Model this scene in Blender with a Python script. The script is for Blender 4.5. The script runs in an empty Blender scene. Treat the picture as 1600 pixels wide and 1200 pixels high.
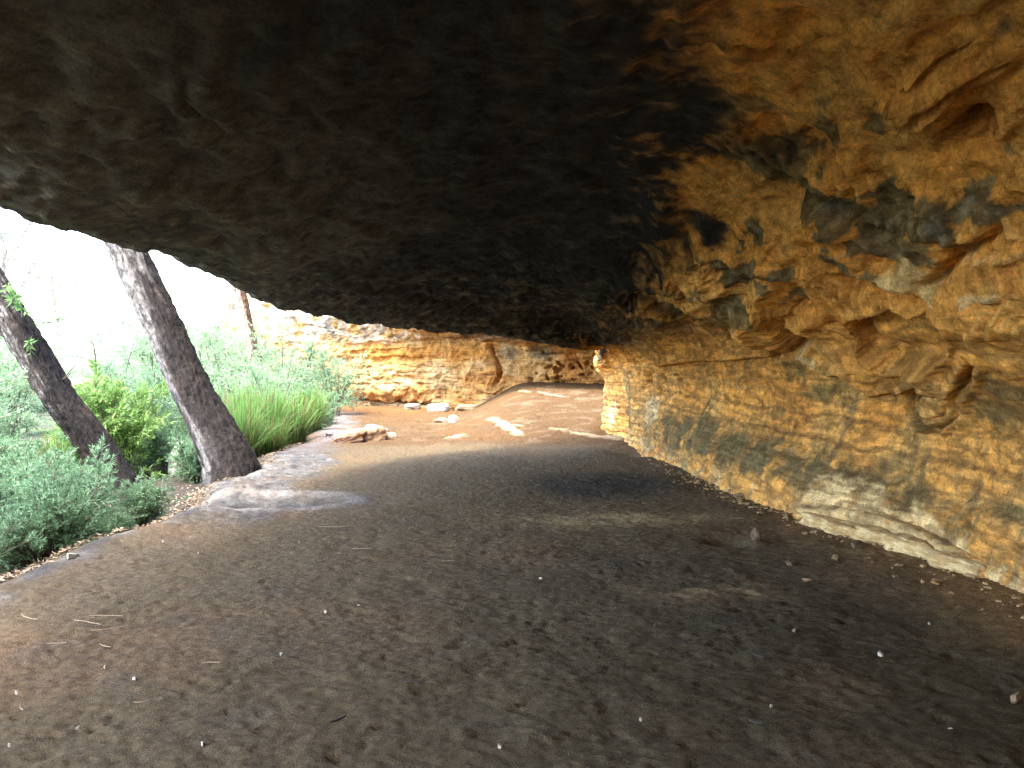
import bpy, math
import numpy as np
from mathutils import Vector

C = bpy.context.scene.collection
R = math.radians
rs = np.random.RandomState(7)

# ------------------------------------------------------------------ noise
_perm = {}
_G = np.array([[1,1,0],[-1,1,0],[1,-1,0],[-1,-1,0],[1,0,1],[-1,0,1],[1,0,-1],[-1,0,-1],
               [0,1,1],[0,-1,1],[0,1,-1],[0,-1,-1],[1,1,0],[-1,1,0],[0,-1,1],[0,-1,-1]], np.float32)
def perlin(p, seed=0):
    """gradient noise, p (...,3) -> (...) in about -1..1"""
    if seed not in _perm:
        a = np.random.RandomState(1000+seed).permutation(256)
        _perm[seed] = np.concatenate([a, a, a])
    pm = _perm[seed]
    sh = p.shape[:-1]
    p = np.asarray(p, np.float32).reshape(-1, 3)
    i = np.floor(p).astype(np.int64); f = p - i; i &= 255
    u = f*f*f*(f*(f*6-15)+10)
    out = 0
    for dx in (0,1):
        wx = u[:,0] if dx else 1-u[:,0]
        A = pm[i[:,0]+dx]
        for dy in (0,1):
            wy = u[:,1] if dy else 1-u[:,1]
            B = pm[A+i[:,1]+dy]
            for dz in (0,1):
                wz = u[:,2] if dz else 1-u[:,2]
                g = _G[pm[B+i[:,2]+dz] & 15]
                out = out + wx*wy*wz*(g[:,0]*(f[:,0]-dx)+g[:,1]*(f[:,1]-dy)+g[:,2]*(f[:,2]-dz))
    return out.reshape(sh)
def fbm(p, octv=4, seed=0, gain=.5, lac=2.03):
    a, t, o = 1., 0., 0
    for k in range(octv):
        o = o + a*perlin(p, seed+k); t += a; a *= gain; p = p*lac
    return o/t*1.4
def ridged(p, octv=4, seed=0, gain=.5):
    a, t, o = 1., 0., 0
    for k in range(octv):
        o = o + a*(1-2*np.abs(perlin(p, seed+k))); t += a; a *= gain; p = p*2.03
    return o/t
def cells(p, seed=0):
    """distance to the nearest and second nearest cell point"""
    sh = p.shape[:-1]; p = p.reshape(-1,3); i = np.floor(p).astype(np.int64)
    d1 = np.full(len(p), 9.); d2 = np.full(len(p), 9.)
    for dx in (-1,0,1):
        for dy in (-1,0,1):
            for dz in (-1,0,1):
                q = i+[dx,dy,dz]
                h = (q[:,0]*73856093 ^ q[:,1]*19349663 ^ q[:,2]*83492791 ^ seed*2654435) & 0x7fffffff
                o = np.stack([(h % 1021)/1021., (h//7 % 1019)/1019., (h//53 % 1013)/1013.], 1)
                d = np.sqrt((((q+o)-p)**2).sum(1))
                lo = d < d1
                d2 = np.where(lo, d1, np.minimum(d2, d)); d1 = np.where(lo, d, d1)
    return d1.reshape(sh), d2.reshape(sh)
def sst(a, b, x):
    t = np.clip((x-a)/(b-a), 0, 1); return t*t*(3-2*t)
def mixc(c, col, w):
    return c + (np.asarray(col, float)-c)*np.asarray(w)[..., None]
def bell(d, w):
    return np.exp(-(d/w)**2)

# ------------------------------------------------------------------ mesh helpers
def mesh_obj(name, V, faces, mat, parent=None, col=None, smooth=True, nper=4):
    """faces: (n,k) int array"""
    me = bpy.data.meshes.new(name)
    V = np.asarray(V, np.float32).reshape(-1,3); F = np.asarray(faces, np.int32)
    n, k = F.shape
    me.vertices.add(len(V)); me.vertices.foreach_set('co', V.ravel())
    me.loops.add(n*k); me.loops.foreach_set('vertex_index', F.ravel())
    me.polygons.add(n)
    me.polygons.foreach_set('loop_start', np.arange(0, n*k, k, dtype=np.int32))
    me.polygons.foreach_set('loop_total', np.full(n, k, np.int32))
    me.polygons.foreach_set('use_smooth', np.full(n, smooth, bool))
    me.update(calc_edges=True)
    if col is not None:
        at = me.color_attributes.new('Col', 'FLOAT_COLOR', 'POINT')
        c4 = np.ones((len(V),4), np.float32); c4[:,:3] = np.clip(np.asarray(col).reshape(-1,3), 0, 1)
        at.data.foreach_set('color', c4.ravel())
    me.materials.append(mat)
    o = bpy.data.objects.new(name, me); C.objects.link(o)
    if parent: o.parent = parent
    return o
def grid_faces(n, m):
    a = np.arange(n*m).reshape(n, m)
    return np.stack([a[:-1,:-1], a[1:,:-1], a[1:,1:], a[:-1,1:]], -1).reshape(-1,4)
def grid_normals(P):
    du = np.gradient(P, axis=0); dv = np.gradient(P, axis=1)
    n = np.cross(du, dv); return n/(np.linalg.norm(n, axis=-1, keepdims=True)+1e-9)
def smooth_grid(A, it=1):
    for _ in range(it):
        A = (np.roll(A,1,0)+np.roll(A,-1,0)+np.roll(A,1,1)+np.roll(A,-1,1)+2*A)/6
    return A
def tag(o, label=None, cat=None, group=None, kind=None):
    if label: o['label'] = label
    if cat: o['category'] = cat
    if group: o['group'] = group
    if kind: o['kind'] = kind
    return o
def thing(name, loc, label, cat, group=None, rz=0):
    o = bpy.data.objects.new(name, None); C.objects.link(o)
    o.location = loc; o.rotation_euler = (0,0,rz); o.empty_display_size = .2
    return tag(o, label, cat, group)
def copy_thing(root, loc, rz=0, scale=1, label=None, group=None, tilt=(0,0)):
    r = root.copy(); C.objects.link(r)
    r.location = loc; r.rotation_euler = (tilt[0],tilt[1],rz); r.scale = (scale,)*3
    if label: r['label'] = label
    if group: r['group'] = group
    for ch in root.children:
        c = ch.copy(); C.objects.link(c); c.parent = r
        for g in ch.children:
            d = g.copy(); C.objects.link(d); d.parent = c
    return r

# ------------------------------------------------------------------ materials
def new_mat(name):
    m = bpy.data.materials.new(name); m.use_nodes = True
    nt = m.node_tree; b = nt.nodes['Principled BSDF']
    return m, nt, b
def nd(nt, t, **kw):
    n = nt.nodes.new(t)
    for k, v in kw.items():
        if k.startswith('i_'): n.inputs[k[2:].replace('_',' ')].default_value = v
        else: setattr(n, k, v)
    return n
def rock_mat(name, rough=.92, s1=9., s2=70., bump=.6, var=.45, dist=.02, scale=(1,1,1), spec=.2, bed=0):
    """vertex painted stain map x fine mineral grain, layered bump"""
    m, nt, b = new_mat(name); L = nt.links.new
    at = nd(nt, 'ShaderNodeAttribute', attribute_name='Col')
    tc = nd(nt, 'ShaderNodeTexCoord'); mp = nd(nt, 'ShaderNodeMapping'); mp.inputs['Scale'].default_value = scale
    L(tc.outputs['Object'], mp.inputs['Vector'])
    n1 = nd(nt, 'ShaderNodeTexNoise', i_Scale=s1, i_Detail=7., i_Roughness=.65)
    n2 = nd(nt, 'ShaderNodeTexNoise', i_Scale=s2, i_Detail=7., i_Roughness=.75)
    L(mp.outputs[0], n1.inputs['Vector']); L(mp.outputs[0], n2.inputs['Vector'])
    ad = nd(nt, 'ShaderNodeMath', operation='ADD'); L(n1.outputs['Fac'], ad.inputs[0]); L(n2.outputs['Fac'], ad.inputs[1])
    mr = nd(nt, 'ShaderNodeMapRange', i_From_Min=.74, i_From_Max=1.26, i_To_Min=1-var, i_To_Max=1+var)
    L(ad.outputs[0], mr.inputs['Value'])
    hgt = ad.outputs[0]; fac = mr.outputs[0]
    if bed:
        m2 = nd(nt, 'ShaderNodeMapping'); m2.inputs['Scale'].default_value = (1.1,1.1,17); L(tc.outputs['Object'], m2.inputs['Vector'])
        n3 = nd(nt, 'ShaderNodeTexNoise', i_Scale=1.6, i_Detail=6., i_Roughness=.62, i_Distortion=.6); L(m2.outputs[0], n3.inputs['Vector'])
        r3 = nd(nt, 'ShaderNodeMapRange', i_From_Min=.36, i_From_Max=.62, i_To_Min=1-bed, i_To_Max=1+bed*.5); L(n3.outputs['Fac'], r3.inputs['Value'])
        f3 = nd(nt, 'ShaderNodeMath', operation='MULTIPLY'); L(fac, f3.inputs[0]); L(r3.outputs[0], f3.inputs[1]); fac = f3.outputs[0]
        h3 = nd(nt, 'ShaderNodeMath', operation='MULTIPLY_ADD'); L(n3.outputs['Fac'], h3.inputs[0]); h3.inputs[1].default_value = .9; L(hgt, h3.inputs[2]); hgt = h3.outputs[0]
    mu = nd(nt, 'ShaderNodeVectorMath', operation='SCALE')
    L(at.outputs['Color'], mu.inputs[0]); L(fac, mu.inputs['Scale'])
    L(mu.outputs[0], b.inputs['Base Color'])
    bm = nd(nt, 'ShaderNodeBump', i_Strength=bump, i_Distance=dist)
    L(hgt, bm.inputs['Height']); L(bm.outputs[0], b.inputs['Normal'])
    b.inputs['Roughness'].default_value = rough; b.inputs['Specular IOR Level'].default_value = spec
    return m
def leaf_mat(name, trans=.4, rough=.55):
    m, nt, b = new_mat(name); L = nt.links.new
    at = nd(nt, 'ShaderNodeAttribute', attribute_name='Col')
    L(at.outputs['Color'], b.inputs['Base Color'])
    b.inputs['Roughness'].default_value = rough; b.inputs['Specular IOR Level'].default_value = .3
    tr = nd(nt, 'ShaderNodeBsdfTranslucent'); L(at.outputs['Color'], tr.inputs['Color'])
    mx = nd(nt, 'ShaderNodeMixShader'); mx.inputs[0].default_value = trans
    out = nt.nodes['Material Output']
    L(b.outputs[0], mx.inputs[1]); L(tr.outputs[0], mx.inputs[2]); L(mx.outputs[0], out.inputs['Surface'])
    return m
M_ROCK = rock_mat('cave sandstone', bump=.65, var=.6, dist=.03, bed=.14, s2=48.)
M_CLIFF = rock_mat('far cliff sandstone', s1=5, s2=35, bump=.9, dist=.06, var=.5, bed=.3)
M_SOIL = rock_mat('trampled soil', s1=22, s2=110, bump=.9, dist=.02, var=.45, spec=.1)
M_BARK = rock_mat('fibrous bark', s1=18, s2=80, bump=1.0, dist=.03, var=.75, scale=(1,1,.5))
M_STONE = rock_mat('loose stone', s1=14, s2=90, bump=.5, dist=.01, var=.4)
M_LEAF = leaf_mat('shrub leaf')
M_GRASS = leaf_mat('grass blade', trans=.45)
M_STEM = rock_mat('woody stem', s1=30, s2=120, bump=.3, dist=.004)
M_LITTER = rock_mat('dry litter', s1=40, s2=160, bump=.2, dist=.003, var=.3)

# ------------------------------------------------------------------ ground
EDGE_Y = [-8, 5, 7, 9, 10.5, 12.9, 16.7, 22, 27, 34]
EDGE_X = [-3.7,-3.55,-3.45,-3.45,-3.5,-3.8,-4.0,-4.8,-6.5,-9]
def edge_x(y): return np.interp(y, EDGE_Y, EDGE_X)
def ground_base(x, y):
    d = edge_x(y) - x + .12*np.sin(y*1.7)+.07*np.sin(y*4.1+1)
    inn = sst(.15, -.35, d)
    z = -.26*sst(-.1, .8, d) - .055*np.clip(d-.6, 0, 160)*sst(.6,3,d)
    z = z + .05*bell(d+.15, .3)*sst(4,7,y)*sst(14,12,y)
    mound = np.clip(y-14.2, 0, 10.5); mound = mound*mound/(mound+.5)
    xm = sst(-2.0+.04*(y-14), .6, x)
    z = z + .088*mound*xm*inn
    # low sheet of rock by the boulder, beyond the shade line
    z = z + .05*sst(.15,-.1, np.abs(y-17.6-.25*(x+2.5))-.35)*sst(-4.0,-3.4,x)*sst(-1.4,-2.2,x)
    # hollow in the grey rock shelf on the open side
    hx, hy = x+2.8, y-9.1
    z = z - .20*np.exp(-((hx/.9)**2+(hy/.55)**2))
    z = z + .05*np.exp(-(((np.sqrt((hx/.95)**2+(hy/.62)**2)-1)/.25)**2))*sst(-3.6,-2.6,x)
    # scrapes by the right wall
    z = z - .13*np.exp(-(((x-1.93)/.17)**2+((y-7.05)/.16)**2))
    z = z + .05*np.exp(-(((x-2.12)/.10)**2+((y-7.0)/.12)**2))
    z = z - .16*np.exp(-(((x-2.05)/.3)**2+((y-13.7)/.35)**2))
    z = z - .05*np.exp(-(((x-1.2)/.9)**2+((y-9.6)/1.1)**2))
    z = z + .10*sst(2.2,3.6,x)*sst(3.5,5,y)*sst(9,6,y)
    return z
def gz(x, y): return float(ground_base(np.array([float(x)]), np.array([float(y)]))[0])

def geo_ax(a, first, last, n):
    r = (last/first)**(1/(n-1)); st = first*r**np.arange(n); return a+np.cumsum(st)
def build_ground():
    xi = np.arange(-4.6, 4.2, .022)
    xl = -4.6-np.cumsum(.03*1.085**np.arange(88)); xr = 4.2+np.cumsum(.1*1.12**np.arange(60))
    X = np.concatenate([xl[::-1], xi, xr])
    yi1 = np.arange(2.0, 9, .018); yi2 = np.arange(9, 15, .03); yi3 = np.arange(15, 29, .06)
    yl = 2-np.cumsum(.03*1.1**np.arange(70)); yr = 29+np.cumsum(.1*1.13**np.arange(60))
    Y = np.concatenate([yl[::-1], yi1, yi2, yi3, yr])
    XX, YY = np.meshgrid(X, Y, indexing='ij')
    z = ground_base(XX, YY)
    P2 = np.stack([XX, YY, XX*0], -1)
    d = edge_x(YY)-XX + .12*np.sin(YY*1.7)+.07*np.sin(YY*4.1+1)
    inn = sst(.3,-.3,d)
    near = sst(40, 20, np.abs(XX)+np.abs(YY)*.5)
    # trampled surface: scuffs, heel marks
    ax = np.array([1.0, 1.6, 1])
    n1 = fbm(P2*1.1, 3, 1); n2 = fbm(P2*ax*5.5, 3, 5); n3 = ridged(P2*ax*3.3+7, 3, 11)
    n4 = fbm(P2*ax*17, 2, 15)
    z = z + near*(.03*n1 + .008*n2*(.6+.6*inn) - .006*np.clip(n3,0,1)*inn + .011*n4)
    d1, d2 = cells(P2*np.array([3.1,3.6,1])+.45*np.stack([n2,n1,n1*0],-1), 3)
    e1, e2 = cells(P2*np.array([7.5,9.0,1])+.6*np.stack([n2,n4,n1*0],-1), 17)
    g1, g2 = cells(P2*np.array([15,17,1])+.8*np.stack([n4,n2,n1*0],-1), 19)
    mk = sst(-.35,.35,fbm(P2*1.7+11,2,19))
    z = z - (.016*sst(.34,.10,d1)*mk + .015*sst(.42,.10,e1)*(1.2-mk) + .012*sst(.45,.12,g1)*sst(-.5,.2,fbm(P2*2.6+31,2,24)) + .006*sst(.30,.05,e2-e1)*mk)*near*inn
    # rough rock shelf at the open side
    shelf = sst(.45,.1,np.abs(d+.35)-.25)*sst(4,6,YY)*sst(15,13,YY)
    shelf = np.clip(shelf + np.exp(-(((XX+2.75)/.8)**2+((YY-9.05)/.5)**2))*1.3, 0, 1)
    shelf = shelf*(.12+.88*sst(7.4,8.4,YY))
    z = z + shelf*(.030*ridged(P2*2.3, 5, 21)+.014*fbm(P2*9,3,25))
    out = 1-inn
    z = z + near*out*(.05*fbm(P2*.9,3,31)+.02*fbm(P2*7,3,33))
    # far bay: sheets of rock scraped by wind, low steps
    bay = sst(14.0,15.5,YY)*inn*sst(28,26,YY)
    w = YY*.9+XX*.35+.5*n1*2
    st = w*1.1 - np.floor(w*1.1); z = z + bay*.035*(sst(0,.12,st)-st)
    # -------- colour
    soil = np.array([.120,.088,.049]); col = np.broadcast_to(soil, XX.shape+(3,)).copy()
    big = fbm(P2*.55+3, 3, 41); med = fbm(P2*2.2, 4, 45)
    col = mixc(col, [.056,.046,.026], sst(-1.4,1.8,XX+.5*big)*sst(8,4,YY)*.85)          # darker olive tone on the near right
    col = mixc(col, [.165,.102,.056], sst(.05,.6,big)*.5)
    col = mixc(col, [.10,.088,.072], sst(.1,.7,-med)*.35)
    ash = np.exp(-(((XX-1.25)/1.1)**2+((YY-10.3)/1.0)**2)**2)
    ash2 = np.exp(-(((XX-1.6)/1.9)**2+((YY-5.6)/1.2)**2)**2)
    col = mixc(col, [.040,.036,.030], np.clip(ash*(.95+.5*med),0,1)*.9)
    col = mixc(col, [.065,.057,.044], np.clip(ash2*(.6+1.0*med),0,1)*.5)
    pale = np.exp(-(((XX-1.15)/.85)**2+((YY-7.85-.12*XX)/.28)**2))
    col = mixc(col, [.34,.25,.13], np.clip(pale*(1.1+1.6*med+.8*n2),0,1)*.85)
    pale = np.exp(-(((XX-1.35)/.45)**2+((YY-5.5)/.28)**2))
    col = mixc(col, [.30,.21,.11], np.clip(pale*(.6+2.2*med+1.2*n2),0,1)*.6)
    col = mixc(col, [.26,.155,.065], sst(2.3,3.4,XX+.5*med)*sst(3.6,4.4,YY)*sst(12,8,YY)*.7)   # sand fallen off the wall
    col = mixc(col, [.080,.050,.024], bay)
    col = mixc(col, [.098,.054,.022], bay*sst(.0,.5,big+.2)*.7)
    col = mixc(col, [.16,.08,.032], bay*sst(22,25,YY)*sst(-.5,-3,XX)*.8)
    col = mixc(col, [.074,.045,.021], bay*sst(-.5,1,XX)*.8)
    # pale scraped rock streaks running over the mound
    scr = bay*sst(.55,.75, ridged(np.stack([XX*.5+YY*.28, YY*.55-XX*.45, XX*0],-1)*np.array([1,2.6,1]), 2, 51))*sst(-.1,.35,fbm(P2*1.4+9,3,53))
    col = mixc(col, [.22,.175,.12], scr*.28*sst(25,22,YY)*sst(-3.5,-1.5,XX))
    for (ax0, ay0, bx, by, wd) in [(-.5,18.6,.15,15.6,.12),(1.25,15.9,2.0,15.15,.11),(.8,16.3,1.2,16.0,.05),(-.9,16.1,-1.3,15.9,.05),
                              (.2,22.6,1.5,21.0,.05),(-1.9,21.0,-1.4,20.5,.06),(-.3,17.2,.3,16.6,.05)]:
        vx, vy = bx-ax0, by-ay0; t = np.clip(((XX-ax0)*vx+(YY-ay0)*vy)/(vx*vx+vy*vy),0,1)
        dist = np.hypot(XX-ax0-t*vx, YY-ay0-t*vy)
        k = sst(wd*1.3, wd*.35, dist+.10*med)
        col = mixc(col, [.30,.235,.15], k*.8); z = z + .03*k
    col = mixc(col, [.105,.103,.100], shelf*sst(-.7,.2,med+.1)*.9)
    rim = bell(d+.05,.15)*sst(4,5.5,YY)*sst(14,12,YY)
    col = mixc(col, [.20,.197,.19], np.clip(rim*(.4+1.6*med),0,1)*.8)
    col = mixc(col, [.055,.053,.052], bell(d+.02,.16)*sst(.0,.5,fbm(P2*np.array([2.2,1.2,1])+17,4,47)+.15)*sst(4,5.5,YY)*sst(11,10,YY)*.9)
    sp = fbm(P2*np.array([5,7,1])+23, 4, 48)
    col = mixc(col, [.045,.044,.043], shelf*sst(.0,.4,sp)*.8); col = mixc(col, [.21,.205,.195], shelf*sst(.15,.5,-sp)*.6)
    cres = np.exp(-(((np.sqrt(((XX+2.75)/.95)**2+((YY-9.05)/.62)**2)-1)/.16)**2))
    col = mixc(col, [.27,.24,.21], np.clip(cres*(.9+med),0,1)*.6)
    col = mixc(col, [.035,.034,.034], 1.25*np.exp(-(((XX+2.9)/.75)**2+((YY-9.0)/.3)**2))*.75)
    edgeb = bell(d+.2,.35)*sst(13,14.5,YY)*sst(26,23,YY)
    col = mixc(col, [.15,.135,.13], np.clip(edgeb*(1+med),0,1)*.8)
    outc = np.array([.050,.043,.036])
    col = mixc(col, outc, sst(.1,.45,d+.12*med))
    col = mixc(col, [.105,.094,.08], sst(.1,.45,d)*sst(.1,.6,fbm(P2*6,3,61))*.8)
    col = mixc(col, [.055,.085,.03], sst(1.5,4,d)*sst(-.3,.4,big)*.8)
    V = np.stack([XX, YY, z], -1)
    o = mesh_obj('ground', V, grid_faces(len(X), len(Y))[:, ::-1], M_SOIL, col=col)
    # orient up
    return tag(o, kind='structure')
build_ground()

# ------------------------------------------------------------------ rock shelter shell (one loft of rock: outer face, lip, roof, right wall)
# station: lip (x,y,z), wall foot (x,y), then (h,z) with h = 0 at the lip and 1 at the wall foot
STN = [
 # unseen closing wall behind the viewer, added to keep the sun out
 ((-3.2,-7.2,.2),(3.4,-7.4),[(.05,.2),(.2,.3),(.35,.4),(.5,.4),(.62,.4),(.75,.4),(.87,.3),(.95,.2),(1.0,.1),(1.02,0),(1.02,-.1),(1.0,-.2),(.99,-.3)]),
 ((-4.3,-3.5,4.3),(3.5,-3.4),[(.05,4.0),(.17,3.5),(.29,3.1),(.42,3.1),(.56,3.1),(.69,3.0),(.83,2.65),(.92,2.0),(.97,1.5),(1.02,1.0),(1.02,.6),(1.01,.25),(1.0,.02)]),
 ((-4.3,.5,4.7),(3.55,.6),[(.05,4.3),(.17,3.75),(.29,3.4),(.42,3.28),(.56,3.32),(.70,3.32),(.84,2.95),(.93,2.1),(.97,1.5),(1.02,1.0),(1.02,.6),(1.01,.25),(1.0,.02)]),
 ((-3.95,3.6,3.35),(3.5,3.4),[(.05,3.15),(.17,3.0),(.29,3.02),(.42,3.12),(.56,3.22),(.70,3.27),(.84,2.92),(.925,2.15),(.97,1.6),(1.03,1.1),(1.02,.6),(1.01,.25),(1.0,.04)]),
 ((-3.58,5.6,2.84),(3.32,5.2),[(.05,2.67),(.17,2.74),(.29,2.91),(.42,3.06),(.56,3.12),(.70,3.14),(.83,2.82),(.92,2.08),(.985,1.5),(1.03,1.1),(1.03,.6),(1.01,.25),(1.0,.04)]),
 ((-3.55,7.1,2.82),(3.25,6.6),[(.05,2.64),(.17,2.70),(.29,2.86),(.42,2.98),(.56,3.0),(.69,2.97),(.81,2.74),(.91,2.1),(.99,1.55),(1.04,1.1),(1.03,.62),(1.01,.27),(1.0,.05)]),
 ((-3.45,8.8,2.80),(2.92,8.0),[(.05,2.6),(.17,2.62),(.29,2.76),(.42,2.86),(.56,2.86),(.68,2.82),(.80,2.66),(.92,2.15),(1.02,1.72),(1.06,1.2),(1.05,.72),(1.01,.32),(1.0,.03)]),
 ((-3.27,10.0,2.49),(2.66,9.6),[(.05,2.36),(.16,2.44),(.28,2.6),(.42,2.72),(.56,2.75),(.68,2.72),(.80,2.60),(.93,2.3),(1.04,1.85),(1.08,1.25),(1.07,.78),(1.02,.33),(1.0,.02)]),
 ((-2.7,11.25,2.23),(2.5,11.2),[(.05,2.23),(.15,2.3),(.27,2.45),(.42,2.6),(.56,2.65),(.69,2.62),(.81,2.52),(.94,2.25),(1.04,1.85),(1.08,1.25),(1.07,.78),(1.02,.33),(1.0,.0)]),
 ((-1.97,12.3,2.16),(2.38,12.6),[(.05,2.17),(.15,2.24),(.27,2.36),(.42,2.5),(.56,2.54),(.69,2.5),(.82,2.38),(.94,2.15),(1.04,1.78),(1.07,1.25),(1.06,.78),(1.02,.33),(1.0,-.02)]),
 ((-1.04,13.0,2.12),(2.28,13.7),[(.05,2.12),(.15,2.18),(.27,2.27),(.42,2.37),(.56,2.4),(.69,2.36),(.82,2.25),(.94,2.0),(1.03,1.65),(1.06,1.2),(1.05,.75),(1.02,.33),(1.0,-.02)]),
 ((-.2,13.5,2.03),(2.2,14.6),[(.05,2.02),(.15,2.07),(.27,2.14),(.42,2.2),(.56,2.2),(.69,2.15),(.82,2.03),(.93,1.85),(1.0,1.55),(1.03,1.15),(1.03,.75),(1.01,.35),(1.0,.0)]),
 ((.68,14.0,1.88),(2.12,15.5),[(.05,1.87),(.16,1.92),(.28,1.97),(.42,2.0),(.56,1.98),(.69,1.92),(.81,1.8),(.91,1.62),(.97,1.4),(1.0,1.1),(1.01,.75),(1.0,.4),(.97,.06)]),
 ((1.35,14.5,1.79),(2.0,16.3),[(.06,1.77),(.17,1.8),(.3,1.82),(.43,1.82),(.57,1.79),(.7,1.72),(.81,1.6),(.89,1.44),(.94,1.26),(.97,1.02),(.98,.75),(.96,.45),(.9,.15)]),
 ((1.95,15.1,1.85),(2.05,17.0),[(.08,1.82),(.2,1.82),(.33,1.8),(.46,1.76),(.58,1.7),(.7,1.6),(.8,1.47),(.88,1.32),(.93,1.15),(.96,.95),(.96,.75),(.92,.48),(.84,.2)]),
 ((2.9,15.6,2.0),(2.7,17.8),[(.1,1.95),(.2,1.92),(.33,1.88),(.46,1.82),(.58,1.74),(.7,1.64),(.8,1.5),(.88,1.35),(.95,1.15),(1.0,.95),(1.02,.75),(1.03,.5),(1.05,.2)]),
 ((6.0,16.0,2.3),(5.5,19),[(.1,2.2),(.2,2.1),(.33,2.0),(.46,1.9),(.58,1.8),(.7,1.7),(.8,1.5),(.88,1.35),(.95,1.15),(1.0,.95),(1.02,.75),(1.03,.5),(1.05,.2)]),
]
def shell_ctrl():
    out = []
    lips = np.array([q[0][:2] for q in STN]); tg = np.gradient(lips, axis=0)
    for (lx,ly,lz),(bx,by),pr, tt in zip(*zip(*STN), tg):
        L = np.array([lx,ly]); B = np.array([bx,by]); o = np.array([-tt[1],tt[0]])/np.linalg.norm(tt)
        row = []
        f = 1 if lz > 1 else .12
        for off, z in ((-9,10.5*f+.4),(-1.1,7.6*f),(-.15,4.6*f),(.10,lz+.5*f)):
            q = L+o*off; row.append((q[0],q[1],z))
        row.append((lx,ly,lz))
        for h, z in pr:
            q = L+(B-L)*h; row.append((q[0],q[1],z))
        row.append((row[-1][0]+.02,row[-1][1],-.7))
        out.append(row)
    return np.array(out)
def catmull(A, t):
    """A (n,...) control rows, t sample positions in 0..n-1"""
    n = len(A); i = np.clip(np.floor(t).astype(int), 0, n-2); f = (t-i).reshape((-1,)+(1,)*(A.ndim-1))
    g = lambda k: A[np.clip(i+k,0,n-1)]
    a, b, c, d = g(-1), g(0), g(1), g(2)
    return .5*((2*b)+(c-a)*f+(2*a-5*b+4*c-d)*f*f+(3*b-3*c+d-a)*f**3)
def ramp(counts):
    t = [np.arange(k)/k+i for i, k in enumerate(counts)]
    return np.concatenate(t+[[len(counts)]])
S_N = [10,12,30,110,120,110,90,75,65,60,50,45,40,36,24,8]
C_N = [3,6,10,16,18,28,30,32,32,34,44,50,56,56,50,46,44,8]

# features of the wall, in loft coordinates (s along the shelter, c across it): filled in from measured world positions
def shell_fields():
    ctrl = shell_ctrl()
    s = ramp(S_N); c = ramp(C_N)
    A = catmull(ctrl, s)                        # (ns, nc0, 3)
    P = np.swapaxes(catmull(np.swapaxes(A,0,1), c), 0, 1)
    SS, CC = np.meshgrid(s, c, indexing='ij')
    return P, SS, CC
SHELL_P, SHELL_S, SHELL_C = shell_fields()
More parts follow.
